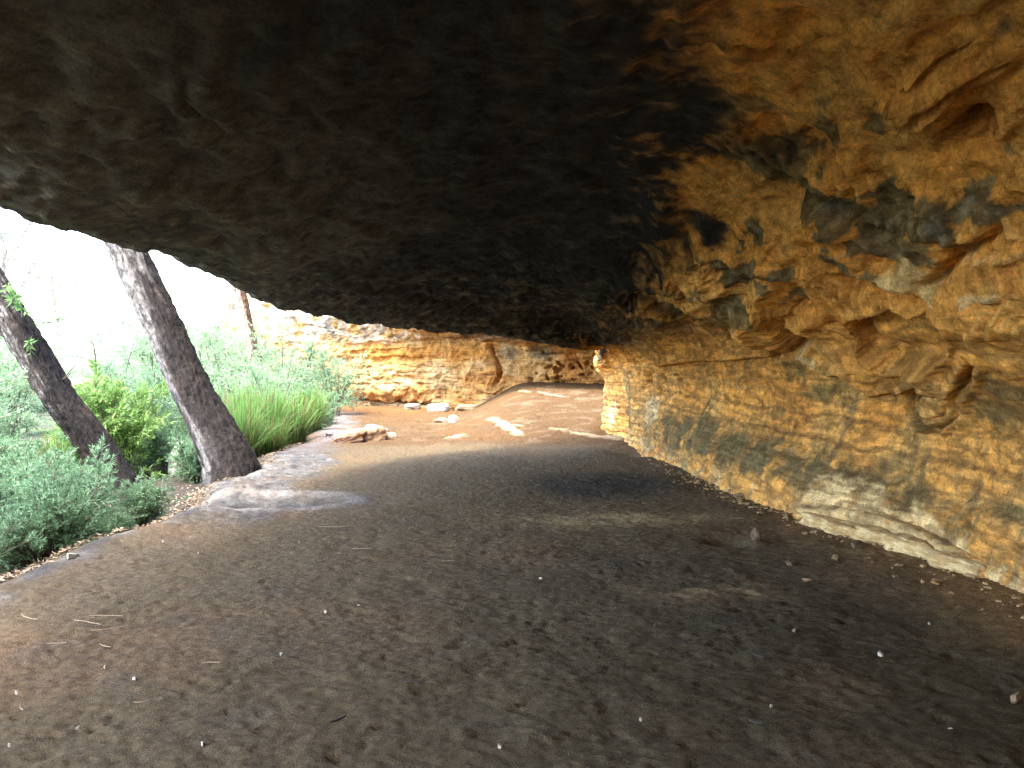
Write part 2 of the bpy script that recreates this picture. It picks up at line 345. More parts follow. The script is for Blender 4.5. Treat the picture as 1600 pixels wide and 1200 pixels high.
# FEATTAB
CURVES = {
 'brow': [(1.90,8.35,2.50),(2.18,7.81,2.35),(2.50,7.73,2.11),(3.00,8.26,1.77),(3.17,7.92,1.57),(3.24,7.50,1.48),(3.37,7.19,1.31)],
 'slab_crack': [(2.72,4.28,2.35),(2.71,4.49,2.31),(2.70,4.71,2.27),(2.72,4.82,2.22),(2.74,5.00,2.16),(2.75,5.22,2.10)],
 'slab_edge': [(2.42,6.20,2.40),(2.52,5.86,2.32),(2.61,5.56,2.24),(2.65,5.20,2.24),(2.70,4.84,2.25)],
 'scoop': [(2.81,6.66,1.93),(2.76,6.36,2.00),(2.79,5.84,1.99),(2.87,5.67,1.91),(2.87,5.32,1.95),(2.90,5.15,1.93),(3.00,5.35,1.77),(3.11,5.70,1.62),(3.21,6.17,1.51),(3.21,6.69,1.52),(3.08,6.92,1.67),(2.92,6.78,1.82),(2.81,6.66,1.93)],
 'ring': [(3.42,6.99,1.25),(3.36,6.68,1.35),(3.35,6.39,1.36),(3.43,6.30,1.27),(3.51,6.36,1.14),(3.54,6.51,1.04),(3.52,6.75,0.99),(3.49,6.93,1.04),(3.45,7.06,1.15),(3.42,6.99,1.25)],
 'crack_a': [(3.14,5.40,1.59),(3.27,5.78,1.42),(3.40,6.13,1.31),(3.52,6.32,1.12),(3.54,6.43,0.97)],
 'vein_a': [(2.84,4.81,2.06),(2.85,4.70,2.07),(2.87,4.62,2.06),(2.88,4.52,2.07)],
 'vein_b': [(2.72,4.77,2.24),(2.75,4.63,2.23),(2.76,4.48,2.24),(2.78,4.37,2.23)],
 'fold_a': [(1.89,4.03,3.09),(1.93,3.88,3.08),(1.95,3.69,3.09),(1.96,3.55,3.09),(1.99,3.41,3.08)],
 'fold_b': [(2.05,4.05,3.02),(2.06,3.83,3.03),(2.07,3.65,3.04),(2.12,3.49,3.02),(2.15,3.41,3.01)],
 'fold_c': [(1.87,3.96,3.10),(2.01,4.06,3.04),(2.11,4.14,2.98),(2.20,4.09,2.94),(2.31,3.95,2.88),(2.38,3.77,2.84)],
 'fold_d': [(1.11,3.91,3.26),(1.35,3.98,3.23),(1.50,3.79,3.21),(1.64,3.65,3.19)],
 'ridge_a': [(2.15,5.52,2.78),(2.26,5.37,2.71),(2.43,5.36,2.52),(2.58,5.27,2.33)],
 'ridge_b': [(2.92,6.89,1.82),(2.78,6.98,1.93),(2.60,6.95,2.10)],
 'groove_a': [(1.55,10.53,2.54),(1.80,9.42,2.50),(2.06,8.60,2.38),(2.28,8.17,2.24)],
 'groove_b': [(1.59,11.36,2.49),(1.94,10.15,2.42),(2.27,9.19,2.27)],
 'groove_c': [(1.97,11.20,2.36),(2.33,10.08,2.24),(2.53,9.62,2.14)],
 'shelf_low': [(2.51,13.37,1.49),(2.75,11.85,1.58),(2.93,10.46,1.62),(3.05,9.19,1.66),(2.99,8.87,1.78)],
 'diag': [(2.71,7.62,1.96),(3.07,7.84,1.69),(3.18,7.49,1.57)],
 'roof_a': [(-2.37,3.75,2.96),(-2.03,3.95,2.96),(-1.70,4.58,2.94),(-1.63,5.13,2.92),(-1.50,6.28,2.90),(-1.14,7.97,2.87)],
 'roof_b': [(-2.87,4.53,2.84),(-2.42,4.69,2.83),(-2.10,5.29,2.82),(-1.91,6.33,2.81),(-1.83,8.23,2.75)],
 'roof_c': [(-1.96,5.25,2.85),(-1.81,6.00,2.84),(-1.85,7.05,2.80)],
 'roof_d': [(-3.16,4.98,2.77),(-2.84,5.26,2.73),(-2.56,5.96,2.69),(-2.50,7.48,2.67)],
 'roof_e': [(-0.85,6.68,2.98),(-0.28,8.68,2.84),(0.19,11.61,2.62)],
 'roof_f': [(-2.23,8.00,2.68),(-1.89,9.87,2.54),(-0.94,11.76,2.44)],
 'ledge_top': [(2.95,7.88,0.13),(3.11,7.30,0.19),(3.26,6.76,0.21),(3.31,6.13,0.17),(3.31,5.86,0.14)],
}
BLOBS = {
 'grey': [(2.08,12.41,2.19,0.50),(2.35,11.33,2.14,0.45),(2.55,9.98,2.12,0.40),(2.56,8.67,2.08,0.31),(2.79,8.63,1.94,0.24),(1.99,13.82,2.04,0.44),(2.25,10.09,2.28,0.32),(2.24,8.04,2.27,0.23),(1.16,4.90,3.19,0.24),(1.62,5.52,3.03,0.26),(1.90,5.45,2.94,0.22),(2.15,5.41,2.80,0.22),(2.32,5.31,2.66,0.19),(2.42,4.92,2.61,0.24),(2.54,4.57,2.54,0.22),(2.60,4.28,2.52,0.17),(2.50,5.23,2.45,0.21),(2.60,5.04,2.34,0.16),(2.43,5.77,2.45,0.18),(2.34,6.46,2.45,0.13),(2.51,6.76,2.22,0.08),(2.20,7.07,2.47,0.20),(1.99,6.25,2.79,0.14),(2.31,8.79,2.23,0.39),(2.79,9.18,1.97,0.33),(2.58,11.13,2.00,0.45),(2.31,13.15,1.91,0.42),(1.72,6.77,2.84,0.16),(1.77,5.19,3.02,0.17),(1.85,4.59,3.05,0.15),(2.01,4.35,3.01,0.10),(2.20,6.66,2.55,0.16),(2.65,5.54,2.20,0.10),(2.31,7.61,2.27,0.18)],
 'green': [(2.55,12.21,0.43,0.39),(2.68,11.12,0.44,0.36),(2.82,10.04,0.47,0.32),(2.91,9.06,0.44,0.33),(3.02,8.16,0.42,0.29),(3.15,7.54,0.42,0.24),(3.26,7.11,0.40,0.20),(3.37,6.55,0.39,0.18),(3.37,6.06,0.28,0.15),(3.27,5.53,1.42,0.20),(3.44,5.57,1.24,0.18),(3.14,8.72,1.53,0.24),(3.24,8.43,1.26,0.20),(3.15,7.44,1.60,0.12),(3.17,9.30,1.00,0.15),(3.49,5.53,0.53,0.13),(3.39,7.03,0.64,0.17),(3.34,5.46,0.19,0.11)],
 'dark': [(2.31,3.84,2.89,0.09),(2.29,3.97,2.89,0.05),(2.71,5.67,2.10,0.14),(2.81,5.51,2.00,0.11),(2.60,5.93,2.21,0.09),(2.73,4.64,2.25,0.05),(2.75,4.41,2.27,0.04),(2.58,5.40,2.31,0.10),(3.08,6.69,1.66,0.05),(3.16,6.76,1.57,0.04)],
 'hole': [(2.39,14.09,1.28,0.08),(2.56,13.32,1.28,0.06),(2.68,12.64,1.28,0.05),(2.76,12.09,1.38,0.06),(2.97,10.62,1.38,0.05),(2.51,13.61,1.03,0.05)],
 'orange': [(1.51,5.94,3.01,0.17),(1.78,6.24,2.89,0.17),(2.13,5.96,2.74,0.19),(2.27,5.72,2.64,0.18),(2.15,4.77,2.88,0.19),(2.12,4.47,2.94,0.21),(2.35,4.24,2.81,0.20),(1.59,6.28,2.94,0.13),(2.08,8.71,2.36,0.21),(1.84,9.61,2.48,0.23),(2.30,7.21,2.35,0.14),(2.59,6.24,2.20,0.25),(2.00,3.72,3.07,0.21),(2.67,4.37,2.40,0.07),(1.66,3.97,3.17,0.16),(1.71,5.66,2.99,0.09),(2.24,6.39,2.57,0.13),(1.67,7.00,2.82,0.08)],
 'pale': [(2.72,5.17,2.16,0.17),(2.67,5.41,2.18,0.11),(3.04,7.56,0.20,0.30),(3.18,7.06,0.21,0.28),(3.28,6.46,0.14,0.26),(3.30,6.02,0.12,0.17),(3.07,7.84,1.69,0.13),(2.97,7.91,1.79,0.10),(3.31,5.41,0.12,0.11),(3.32,5.21,0.07,0.08),(2.43,13.79,0.72,0.28),(2.04,15.89,0.45,0.25)],
 'bulge': [(2.57,6.32,2.20,0.23),(2.11,3.93,3.00,0.19),(2.95,6.36,1.80,0.20),(2.24,6.55,2.54,0.21),(2.94,4.86,1.91,0.23),(2.33,5.53,2.61,0.18),(2.23,5.72,2.69,0.14),(3.27,6.28,1.45,0.15)],
}
# ---- END SHELL
def seg_dist(X, pts):
    """distance of points X (N,3) to a polyline, and the offset vector to it"""
    best = np.full(len(X), 1e9, np.float32); off = np.zeros_like(X)
    for a, b in zip(pts[:-1], pts[1:]):
        a = np.array(a, np.float32); b = np.array(b, np.float32); v = b-a
        t = np.clip(((X-a)@v)/(v@v+1e-9), 0, 1)[:,None]
        w = X-(a+t*v); d = np.sqrt((w*w).sum(1)); k = d < best
        best[k] = d[k]; off[k] = w[k]
    return best, off
def in_scoop(X, pts):
    """inside test of a closed outline lying on the wall, in (y,z)"""
    p = np.array(pts)[:,1:]; y, z = X[:,1], X[:,2]; r = np.zeros(len(X), bool)
    for (y0,z0),(y1,z1) in zip(p, np.roll(p,-1,0)):
        if z0 == z1: continue
        k = ((z0 > z) != (z1 > z)) & (y < (y1-y0)*(z-z0)/(z1-z0)+y0); r ^= k
    return r
def blob_sum(X, L, grow=1.0, ys=.8):
    o = np.zeros(len(X), np.float32)
    for x, y, z, r in L:
        d2 = (X[:,0]-x)**2+((X[:,1]-y)*ys)**2+(X[:,2]-z)**2
        o = np.maximum(o, np.exp(-d2/(r*grow)**2))
    return o
def noise1(v, seed): return perlin(np.stack([v, v*0+.37, v*0+.71], -1), seed)
def terrace(v, sharp=.15):
    f = v-np.floor(v); return sst(0, sharp, f)-f

def build_shell():
    P, S, Cc = SHELL_P, SHELL_S, SHELL_C
    sh = P.shape[:2]; N = grid_normals(P)
    X = P.reshape(-1,3).astype(np.float32); c = Cc.reshape(-1); s = S.reshape(-1)
    x, y, z = X.T
    ext = sst(4.1, 3.3, c); lipz = np.exp(-((c-4)/.8)**2)
    ceil = sst(3.4,4.4,c)*sst(11.0,9.4,c); wall = sst(11.6,13.2,c); shou = np.clip(1-ceil-wall-ext,0,1)
    low = sst(14.6,15.4,c)
    # ---- relief
    w0 = fbm(X*.7, 3, 70); w1 = fbm(X*1.7+5, 3, 73); w2 = fbm(X*4.3, 3, 76)
    Q = np.stack([x*1.5+.5*y, y*.75-x*.3, z*2.2], -1) + np.stack([w0,w0*.4,w1],-1)*.5
    d = .10*w0
    # roof: long scaly plates running with the lip, chips towards the far brow
    far = sst(7.5,10,y)
    pl = ridged(Q*1.15, 4, 80); pc = fbm(Q*3.6, 4, 84)
    tr = terrace((x*.9+z*2.5+.28*y+.35*w0+.18*w1)*3.0, .22)
    d = d + ceil*(.07*pl + .032*pc*(.5+far) + .050*tr*(.5+w1) + far*.05*ridged(Q*2.6+3,3,88))
    # a beam-like swell next to the lip, a step up into the sooty hollow behind it
    # sweeping ribs that run with the open side
    rb = ridged(np.stack([(x+.30*y)*1.15+.35*w0, y*.22+z*.3, z*.5],-1), 3, 190, .55)
    rib = ceil*sst(8.6,6.5,c)*sst(10.5,8,y)
    d = d + rib*(.085*rb + .03*terrace((x+.30*y+.25*w0+.1*w1)*2.2,.1))
    # shoulder: folded, flowing forms
    W = X + .30*np.stack([w0,w1,w0],-1) + .10*np.stack([w2,w1,w2],-1)
    fo = ridged(W*np.array([1.15,.85,1.55]), 3, 90, .4); fo2 = ridged(W*np.array([3.4,2.4,4.5])+2, 3, 93)
    scale = fbm(W*5.5, 3, 96)
    d = d + shou*(.25*fo + .028*fo2 + .006*scale + .03*terrace((z*1.5-y*.35+x*.5+.5*w0+.2*w1)*2.6,.12))
    # lower wall: bedding, ledges, pits
    hz = z + .07*w0 + .03*w1 - .012*y
    bed = noise1(hz*5.2, 101)*.03 + noise1(hz*12.5, 102)*.022 + noise1(hz*29, 103)*.008
    bl = ridged(np.stack([y*1.3,y*0,hz*3.2],-1)+.3*np.stack([w1,w0,w2],-1), 3, 105)
    d = d + wall*(bed*.85 + .020*bl + .016*w2 + .012*terrace(hz*4.3+.15*w1,.08)) + wall*sst(7.5,10,y)*(.022*fo2+.012*scale)
    c1, c2 = cells(np.stack([x*0,y*3.4,hz*6.5],-1)+.4*np.stack([w1,w2,w1],-1), 5)
    pit = sst(.28,.12,c1)*sst(.05,.4,fbm(X*1.3+4,2,107))*wall*(1-low)
    d = d - .06*pit
    ctr = np.array([np.mean(CURVES['ring'],0),np.mean(CURVES['scoop'],0)])
    calm = 1-.92*np.maximum(np.exp(-(((X-ctr[0])**2).sum(1)/.42**2)**2), .7*np.exp(-(((X-ctr[1])**2).sum(1)/.75**2)**2))
    d = .10*w0 + (d-.10*w0)*calm
    d = d + low*(.03*fbm(X*7,3,110)+.02*terrace(hz*9,.2))
    d = d + ext*(.25*w0+.1*w1)
    # swirling bedding: curved ribs that follow a slow field
    wl = fbm(X*np.array([.95,.75,1.35])+13, 2, 200)+.03*w2; sw = wl*8.5
    swm = np.clip(shou+.45*wall*sst(1.1,1.6,z),0,1)*sst(-.4,.2,fbm(X*.6+21,2,203))
    d = d + swm*.045*terrace(sw,.22)
    # ---- placed features of the wall (world positions)
    k = np.where((c > 4.4) & (s > 2.2) & (s < 13))[0]; Y = X[k]; dk = np.zeros(len(k), np.float32)
    near = {n: seg_dist(Y, p) for n, p in CURVES.items()}
    jig = .035*w2[k]
    def dd(n): return np.abs(near[n][0]+jig)
    up = lambda n: near[n][1][:,2]
    dk += .07*bell(dd('brow'),.16) - .10*bell(dd('brow')-.02,.12)*sst(0,-.06,up('brow'))
    dk += -.11*bell(dd('slab_crack'),.035) + .03*bell(dd('slab_edge'),.06)
    ins = in_scoop(Y, CURVES['scoop']); ds = near['scoop'][0]
    dk += np.where(ins, -.11*sst(0,.035,ds), .035*bell(ds,.05))
    insr = in_scoop(Y, CURVES['ring']); dr = near['ring'][0]
    dk += -.085*bell(dr,.026) + np.where(insr, .035*sst(.02,.10,dr)-.035*bell(dr-.085,.014), .035*bell(dr-.05,.03))
    dk += -.05*bell(dd('crack_a'),.022) + .03*bell(dd('crack_a')-.06,.04)
    dk += .02*bell(dd('vein_a'),.02) + .022*bell(dd('vein_b'),.025)
    for n, a, b in (('fold_a',.045,.03),('fold_b',.05,.035),('fold_d',.04,.05)):
        dk += a*bell(dd(n)-b,b) - a*bell(dd(n),b*.7)
    dk += .07*bell(dd('fold_c')-.03,.05) - .10*bell(dd('fold_c'),.04)
    dk += .06*bell(dd('ridge_a'),.06) - .05*bell(dd('ridge_a')-.12,.05)*sst(0,.05,up('ridge_a'))
    dk += .03*bell(dd('ridge_b'),.05) - .03*bell(dd('ridge_b')-.08,.04)
    for n in ('groove_a','groove_b','groove_c'): dk += -.07*bell(dd(n),.045)+.03*bell(dd(n)-.09,.05)
    dk += .06*bell(dd('shelf_low'),.09)*sst(-.05,.04,up('shelf_low')) - .05*bell(dd('shelf_low')-.03,.05)*sst(.02,-.05,up('shelf_low'))
    dk += .05*bell(dd('diag'),.10)*sst(-.02,.05,up('diag'))
    dk += .06*sst(.05,-.02,up('ledge_top'))*sst(.35,.0,near['ledge_top'][0]) + .02*bell(dd('ledge_top'),.05)
    for n, a in (('roof_a',.055),('roof_b',.04),('roof_c',.05),('roof_d',.04),('roof_e',.035),('roof_f',.04)):
        ox = near[n][1][:,0]; dk += .45*a*bell(np.clip(dd(n)-.04,0,9),.16)*sst(.09,-.09,ox+jig)
    hol = blob_sum(Y, BLOBS['hole'], 1.2); drk = blob_sum(Y, BLOBS['dark'], 1.0); blg = blob_sum(Y, BLOBS['bulge'])
    dk += -.13*hol - .15*drk + .09*blg
    ub, db = up('brow'), near['brow'][0]
    dk += .10*sst(-.05,.12,ub)*sst(.8,.15,db) - .09*sst(.06,-.08,ub)*sst(.55,.1,db)
    d[k] += 1.5*dk
    d = d*(1-.55*lipz) + lipz*(.035*ridged(X*np.array([2.6,2.6,2.6])+9,4,192)+.02*fbm(X*8,3,195)-.075)
    D = d.reshape(sh)
    fade = np.minimum(sst(0,.6,S), 1)
    V = P + N*(D*fade)[...,None]
    # second, finer relief on the displaced surface
    N2 = grid_normals(V); X2 = V.reshape(-1,3)
    f2 = .012*fbm(X2*9+3, 4, 120) + .012*ridged(X2*np.array([5,4,9])+1, 3, 124)
    f2 = f2*(1+.9*ceil*far)*(1-.55*(shou+.6*wall))
    f2 = f2 + ceil*.010*terrace((X2[:,0]*1.2+X2[:,2]*3+.3*X2[:,1]+.12*w1)*9,.2)
    V = V + N2*(f2.reshape(sh)*fade)[...,None]
    # ---- colour of the stone, soot, algae
    n = lambda q, o, sd: fbm(q, o, sd)
    a1 = n(W*1.1+8, 3, 130); a2 = n(W*3.1, 5, 133); a3 = n(X*10, 4, 137); st = noise1(hz*9+.6*w1, 141)
    col = np.broadcast_to(np.array([.70,.35,.085]), X.shape).copy()
    col = mixc(col, [.72,.425,.135], sst(-.1,.5,a1+.3*st)*.8)
    col = mixc(col, [.50,.205,.042], sst(.1,.6,-a1+.3*a2)*.5)
    col = mixc(col, [.36,.155,.040], sst(.3,.7,a2-.2*st)*.4*(shou+.5*wall))
    col = mixc(col, [.66,.46,.20], wall*sst(.25,.6,st+.4*a2)*.6)
    col = mixc(col, [.20,.10,.035], wall*sst(.35,.7,noise1(hz*17+.4*w1,143)+.5*a3)*.6)
    sf = sw-np.floor(sw); col = mixc(col, [.40,.175,.045], swm*sst(.72,.92,sf)*.55); col = mixc(col, [.74,.50,.20], swm*bell(sf-.3,.14)*.45)
    # rain streaks down the lower wall
    stk = n(np.stack([y*5+.25*w1, y*0, z*.5],-1), 3, 145)
    col = mixc(col, [.135,.118,.062], wall*sst(.05,.55,stk+.45*a3+.25*a2)*sst(-.3,.3,a1+.15)*.7*sst(2.0,1.3,z))
    # grey crust over the shoulder
    gb = np.zeros(len(X)); gb[k] = blob_sum(Y, BLOBS['grey'], 1.15)
    ob = np.zeros(len(X)); ob[k] = blob_sum(Y, BLOBS['orange'], 1.2)
    g = gb*.95 - ob*.75 + .85*a2 + .4*a3 + .25*w2
    gcol = mixc(np.broadcast_to(np.array([.120,.099,.050]),X.shape), [.21,.18,.105], sst(-.1,.5,a3+.5*w2)*.7); gcol = mixc(gcol, [.05,.047,.04], sst(.0,.5,-a3-.4*a1+.1)*.6)
    gk = sst(12.6,11.2,s)*np.clip(sst(.34,.48,g)*(shou+.6*ceil+.25*wall),0,1)*.93; col = col*(1-gk[:,None])+gcol*gk[:,None]
    col = mixc(col, [.19,.19,.16], sst(.62,.85,g-.3*a3)*sst(0,.3,n(X*5,2,147))*shou*.7)
    grn = np.zeros(len(X)); grn[k] = blob_sum(Y, BLOBS['green'], 1.1, .45)
    col = mixc(col, [.165,.130,.052], sst(.30,1.0,grn*.9+.75*a2+.35*a3+.3*st+.3*stk)*.85*wall)
    col = mixc(col, [.130,.108,.050], low*sst(17.0,16.0,c)*sst(-.35,.45,a2+.35*grn+.35*a3+.2*st)*.85*sst(4,6,s))
    ple = np.zeros(len(X)); ple[k] = blob_sum(Y, BLOBS['pale'], 1.1)
    col = mixc(col, [.72,.55,.28], sst(.35,.75,ple+.45*a2+.2*a3)*.85)
    col = mixc(col, [.50,.38,.19], low*sst(16.1,16.7,c)*sst(-.1,.5,a2+.1+.3*a3)*.6)
    pl2 = np.zeros(len(X)); pl2[k] = np.maximum(bell(dd('vein_a'),.018), .7*bell(dd('vein_b'),.02)); col = mixc(col, [.68,.55,.32], pl2*.8)
    # soot blackened roof
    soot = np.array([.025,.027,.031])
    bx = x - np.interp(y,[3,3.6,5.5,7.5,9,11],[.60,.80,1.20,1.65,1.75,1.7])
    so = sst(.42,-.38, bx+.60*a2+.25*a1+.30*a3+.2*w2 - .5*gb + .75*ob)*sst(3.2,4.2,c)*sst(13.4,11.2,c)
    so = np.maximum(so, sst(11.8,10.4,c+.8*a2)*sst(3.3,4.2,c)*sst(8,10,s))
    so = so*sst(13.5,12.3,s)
    cc = mixc(np.broadcast_to(soot, X.shape), [.052,.053,.053], sst(-.1,.5,a2)*.7)
    cc = mixc(cc, [.095,.094,.088], sst(8.0,5.0,c)*sst(-.4,.5,pl+.4*a2)*.75)
    cc = mixc(cc, [.125,.120,.105], rib*sst(.15,.6,rb+.25*a2)*.7)
    edge = sst(7.2,5.5,c)*.9 + sst(8.5,11,y)*.7
    cc = mixc(cc, [.19,.17,.13], np.clip(edge,0,1)*sst(.05,.5,pc*.7+.5*a3)*.75)
    cc = mixc(cc, [.22,.19,.14], sst(.45,.85,pl)*sst(0,.4,a2)*np.clip(edge+.15,0,1)*.5)
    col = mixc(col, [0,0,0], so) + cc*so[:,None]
    col = mixc(col, [.26,.20,.12], ext*.9)
    col = mixc(col, [.13,.075,.03], wall*sst(.45,.75,ridged(np.stack([y*1.6,x*0,hz*9],-1)+.35*np.stack([w2,w1,w2],-1),3,149))*.55)
    col = col*(1+.30*a3[:,None])
    cut = int(np.argmin(np.abs(SHELL_C[0]-10.6)))
    col = col.reshape(sh+(3,))
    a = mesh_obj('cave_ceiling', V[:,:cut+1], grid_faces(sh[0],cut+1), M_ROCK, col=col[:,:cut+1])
    b = mesh_obj('cave_wall', V[:,cut:], grid_faces(sh[0],sh[1]-cut), M_ROCK, col=col[:,cut:])
    for o in (a,b): tag(o, kind='structure')
build_shell()

# ------------------------------------------------------------------ the cliff closing the bay
def build_cliff():
    plan = np.array([(-34,46),(-20,35),(-13,31),(-9,28.6),(-6.5,27.2),(-4,26.3),(-1.8,25.6),(0,24.9),(1.6,24.5),(3.2,24.0),(6,22.5),(11,20)])
    t = ramp([8,20,40,60,80,90,90,90,90,60,20]); pl = catmull(plan, t)
    top = np.interp(pl[:,0], [-34,-15,-12.5,-11,-9.5,-7.5,-5,12], [.3,.6,1.6,3.0,4.6,6.5,8.5,9.5])
    v = np.concatenate([np.linspace(-.06,.42,200), np.linspace(.43,1.0,50), [1.0,1.0]])
    h = np.clip(v,-1,1)[None,:]*top[:,None]*.97
    back = np.zeros_like(h); back[:,-2] = -2.5; back[:,-1] = -9
    P = np.zeros((len(pl), len(v), 3)); P[...,0] = pl[:,0:1]; P[...,1] = pl[:,1:2]
    tg = np.gradient(pl, axis=0); tg /= np.linalg.norm(tg,axis=1,keepdims=True)
    nrm = np.stack([tg[:,1], -tg[:,0]], 1)           # towards the viewer
    xx = pl[:,0:1]
    hs = 2.15-.5*sst(-1.5,1.0,xx)
    over = 2.4*sst(hs+.1,hs+1.1,h)*sst(-4.6,-1.2,xx) + .5*sst(2.2,3.5,h)*sst(.5,-2,xx)*sst(-7,-5,xx) - .35*sst(.55,.2,h)*sst(-2.4,-3.2,xx) + .12*h*sst(4,9,h)*-1
    over = over + back
    P[...,0] += nrm[:,0:1]*over; P[...,1] += nrm[:,1:2]*over; P[...,2] = h
    sh = P.shape[:2]; N = grid_normals(P)
    if N[sh[0]//2, 80, 1] > 0: N = -N
    X = P.reshape(-1,3); x, y, z = X.T
    w0 = fbm(X*.55, 3, 150); w1 = fbm(X*1.6, 3, 153); w2 = fbm(X*4, 3, 156)
    hz = z + .10*w0 + .05*w1
    W = X + .25*np.stack([w1,w0,w1],-1)
    L = sst(-1.6,-3.4,x)
    d = .26*w0 + .17*ridged(W*np.array([1.2,1,1.5]),4,160) + .09*w2 + .07*ridged(W*np.array([3,3,4.2])+3,3,185)*(1-.5*L)
    d = d + (.4+.35*L)*(.13*noise1(hz*2.3,162)+.06*noise1(hz*7+.8*w0,163)+.05*terrace(hz*3.7+.3*w1,.1))*(.5+sst(-.4,.4,fbm(X*.6+7,2,188)))
    c1, c2 = cells(W*np.array([1.5,1.5,2.0]), 9)
    d = d - .10*sst(.16,.0,c2-c1)*(1-.6*L)*sst(-.1,.5,fbm(X*.8+3,2,187))
    t1, t2 = cells(np.stack([x*4.2,y*0,z*5.5],-1)+.3*np.stack([w2,w1,w2],-1), 13)
    taf = np.exp(-(((x-1.75)/.75)**2+((z-1.28)/.36)**2)**2)
    taf = np.clip(taf+.8*np.exp(-(((x-.9)/.4)**2+((z-1.0)/.25)**2)**2),0,1)
    d = d - taf*.34*sst(.42,.27,t1)
    tf2 = sst(.0,.4,fbm(X*.9+2,2,166))*sst(.30,.12,t1); d = d - .09*tf2
    cr, _ = seg_dist(X[:, [0,2,2]]*np.array([1,1,0]), [(-.62,2.0,0),(-.45,1.55,0),(-.30,1.2,0),(-.38,.95,0),(-.5,.8,0)])
    cr = np.abs(cr+.12*w2); d = d - .36*bell(cr,.05)
    # a thin dark bedding slot and broken slabs at the foot
    slot = bell(z-.33-.16*(x+5.5)*-.45+.04*w1, .05)*sst(-6,-5,x)*sst(-2,-2.8,x); d = d-.25*slot
    V = P + N*(d*sst(1.0,.99,np.repeat(v[None],sh[0],0).ravel())).reshape(sh)[...,None]
    a1 = fbm(W*.8+4,3,170); a2 = fbm(W*2.4,3,173); a3 = fbm(X*7,3,176); st = noise1(hz*7,178)
    col = np.broadcast_to(np.array([.56,.33,.12]), X.shape).copy()
    col = mixc(col, [.62,.46,.24], sst(-.1,.5,a1+.3*st)*.8)
    col = mixc(col, [.50,.22,.055], sst(.05,.5,-a1+.3*a2)*.75)
    col = mixc(col, [.55,.25,.05], bell(z-1.75-.2*w0,.28)*sst(-6,-4,x)*sst(1,-1,x)*.8)
    col = mixc(col, [.26,.13,.05], sst(.2,.6,a2)*.5)
    col = mixc(col, [.62,.56,.48], sst(1.9,2.6,z+.4*w1)*sst(-2.0,-3.5,x)*sst(-.3,.3,a2+.1)*.85)
    col = mixc(col, [.25,.23,.21], sst(1.9,2.6,z)*sst(-1.5,-3.5,x)*sst(.15,.4,fbm(np.stack([x*3+z*1.5,y*.5,z*.8],-1),3,181))*.8)
    col = mixc(col, [.12,.12,.085], np.clip(np.exp(-(((x-.95)/.5)**2+((z-1.85)/.32)**2)**2)*(1+a2),0,1)*.9)
    col = mixc(col, [.22,.20,.14], np.clip(np.exp(-(((x+.1)/.35)**2+((z-1.75)/.25)**2)**2)*(1+a2),0,1)*.7)
    col = mixc(col, [.20,.16,.12], sst(2.0,2.35,z+.3*w1)*sst(-2.5,-1.2,x)*.85)
    col = mixc(col, [.30,.24,.18], sst(.5,.15,z)*sst(-2,-3,x)*.5)
    col = col*(1+.2*a3[:,None])
    o = mesh_obj('far_cliff', V, grid_faces(*sh), M_CLIFF, col=col)
    tag(o, kind='structure')
build_cliff()

# ------------------------------------------------------------------ tubes, leaves
def tube(path, rad, seg=8, cap=True):
    path = np.asarray(path, float); n = len(path)
    t = np.gradient(path, axis=0); t /= np.linalg.norm(t,axis=1,keepdims=True)+1e-9
    ref = np.array([0,0,1.]) if abs(t[0,2]) < .9 else np.array([1.,0,0])
    u = np.cross(t, ref); u /= np.linalg.norm(u,axis=1,keepdims=True)+1e-9; w = np.cross(t, u)
    an = np.linspace(0, 2*np.pi, seg, endpoint=False)
    V = path[:,None]+np.asarray(rad).reshape(-1,1,1)*(np.cos(an)[None,:,None]*u[:,None]+np.sin(an)[None,:,None]*w[:,None])
    a = np.arange(n*seg).reshape(n, seg); b = np.roll(a,-1,1)
    F = np.stack([a[:-1],a[1:],b[1:],b[:-1]],-1).reshape(-1,4)
    return V.reshape(-1,3), F
class Pile:
    def __init__(s): s.V=[]; s.F=[]; s.K=[]; s.n=0
    def add(s, V, F, col=None):
        s.V.append(V); s.F.append(F+s.n); s.n += len(V)
        s.K.append(np.broadcast_to(np.asarray(col if col is not None else (.1,.08,.06),float), (len(V),3)))
    def build(s, name, mat, parent=None, smooth=True):
        return mesh_obj(name, np.concatenate(s.V), np.concatenate(s.F), mat, parent, np.concatenate(s.K), smooth)
def leaves(pos, dr, ln, wd, rng, fold=0.0):
    """one rhombic leaf per row"""
    n = len(pos); dr = dr/(np.linalg.norm(dr,axis=1,keepdims=True)+1e-9)
    sd = np.cross(dr, rng.normal(size=(n,3))); sd /= np.linalg.norm(sd,axis=1,keepdims=True)+1e-9
    ln = np.broadcast_to(ln,(n,))[:,None]; wd = np.broadcast_to(wd,(n,))[:,None]
    mid = pos+dr*ln*.45
    V = np.stack([pos, mid+sd*wd*.5, pos+dr*ln, mid-sd*wd*.5], 1).reshape(-1,3)
    return V, np.arange(4*n).reshape(n,4)
def rnd_dir(rng, n=1):
    v = rng.normal(size=(n,3)); return v/np.linalg.norm(v,axis=1,keepdims=True)
def shade_cols(rng, n, base, tip, spread=.25):
    t = rng.rand(n,1); c = np.array(base)*(1-t)+np.array(tip)*t
    return np.repeat(c*(1+spread*rng.normal(size=(n,1)).clip(-1.5,1.5)), 4, 0).clip(.005,1)

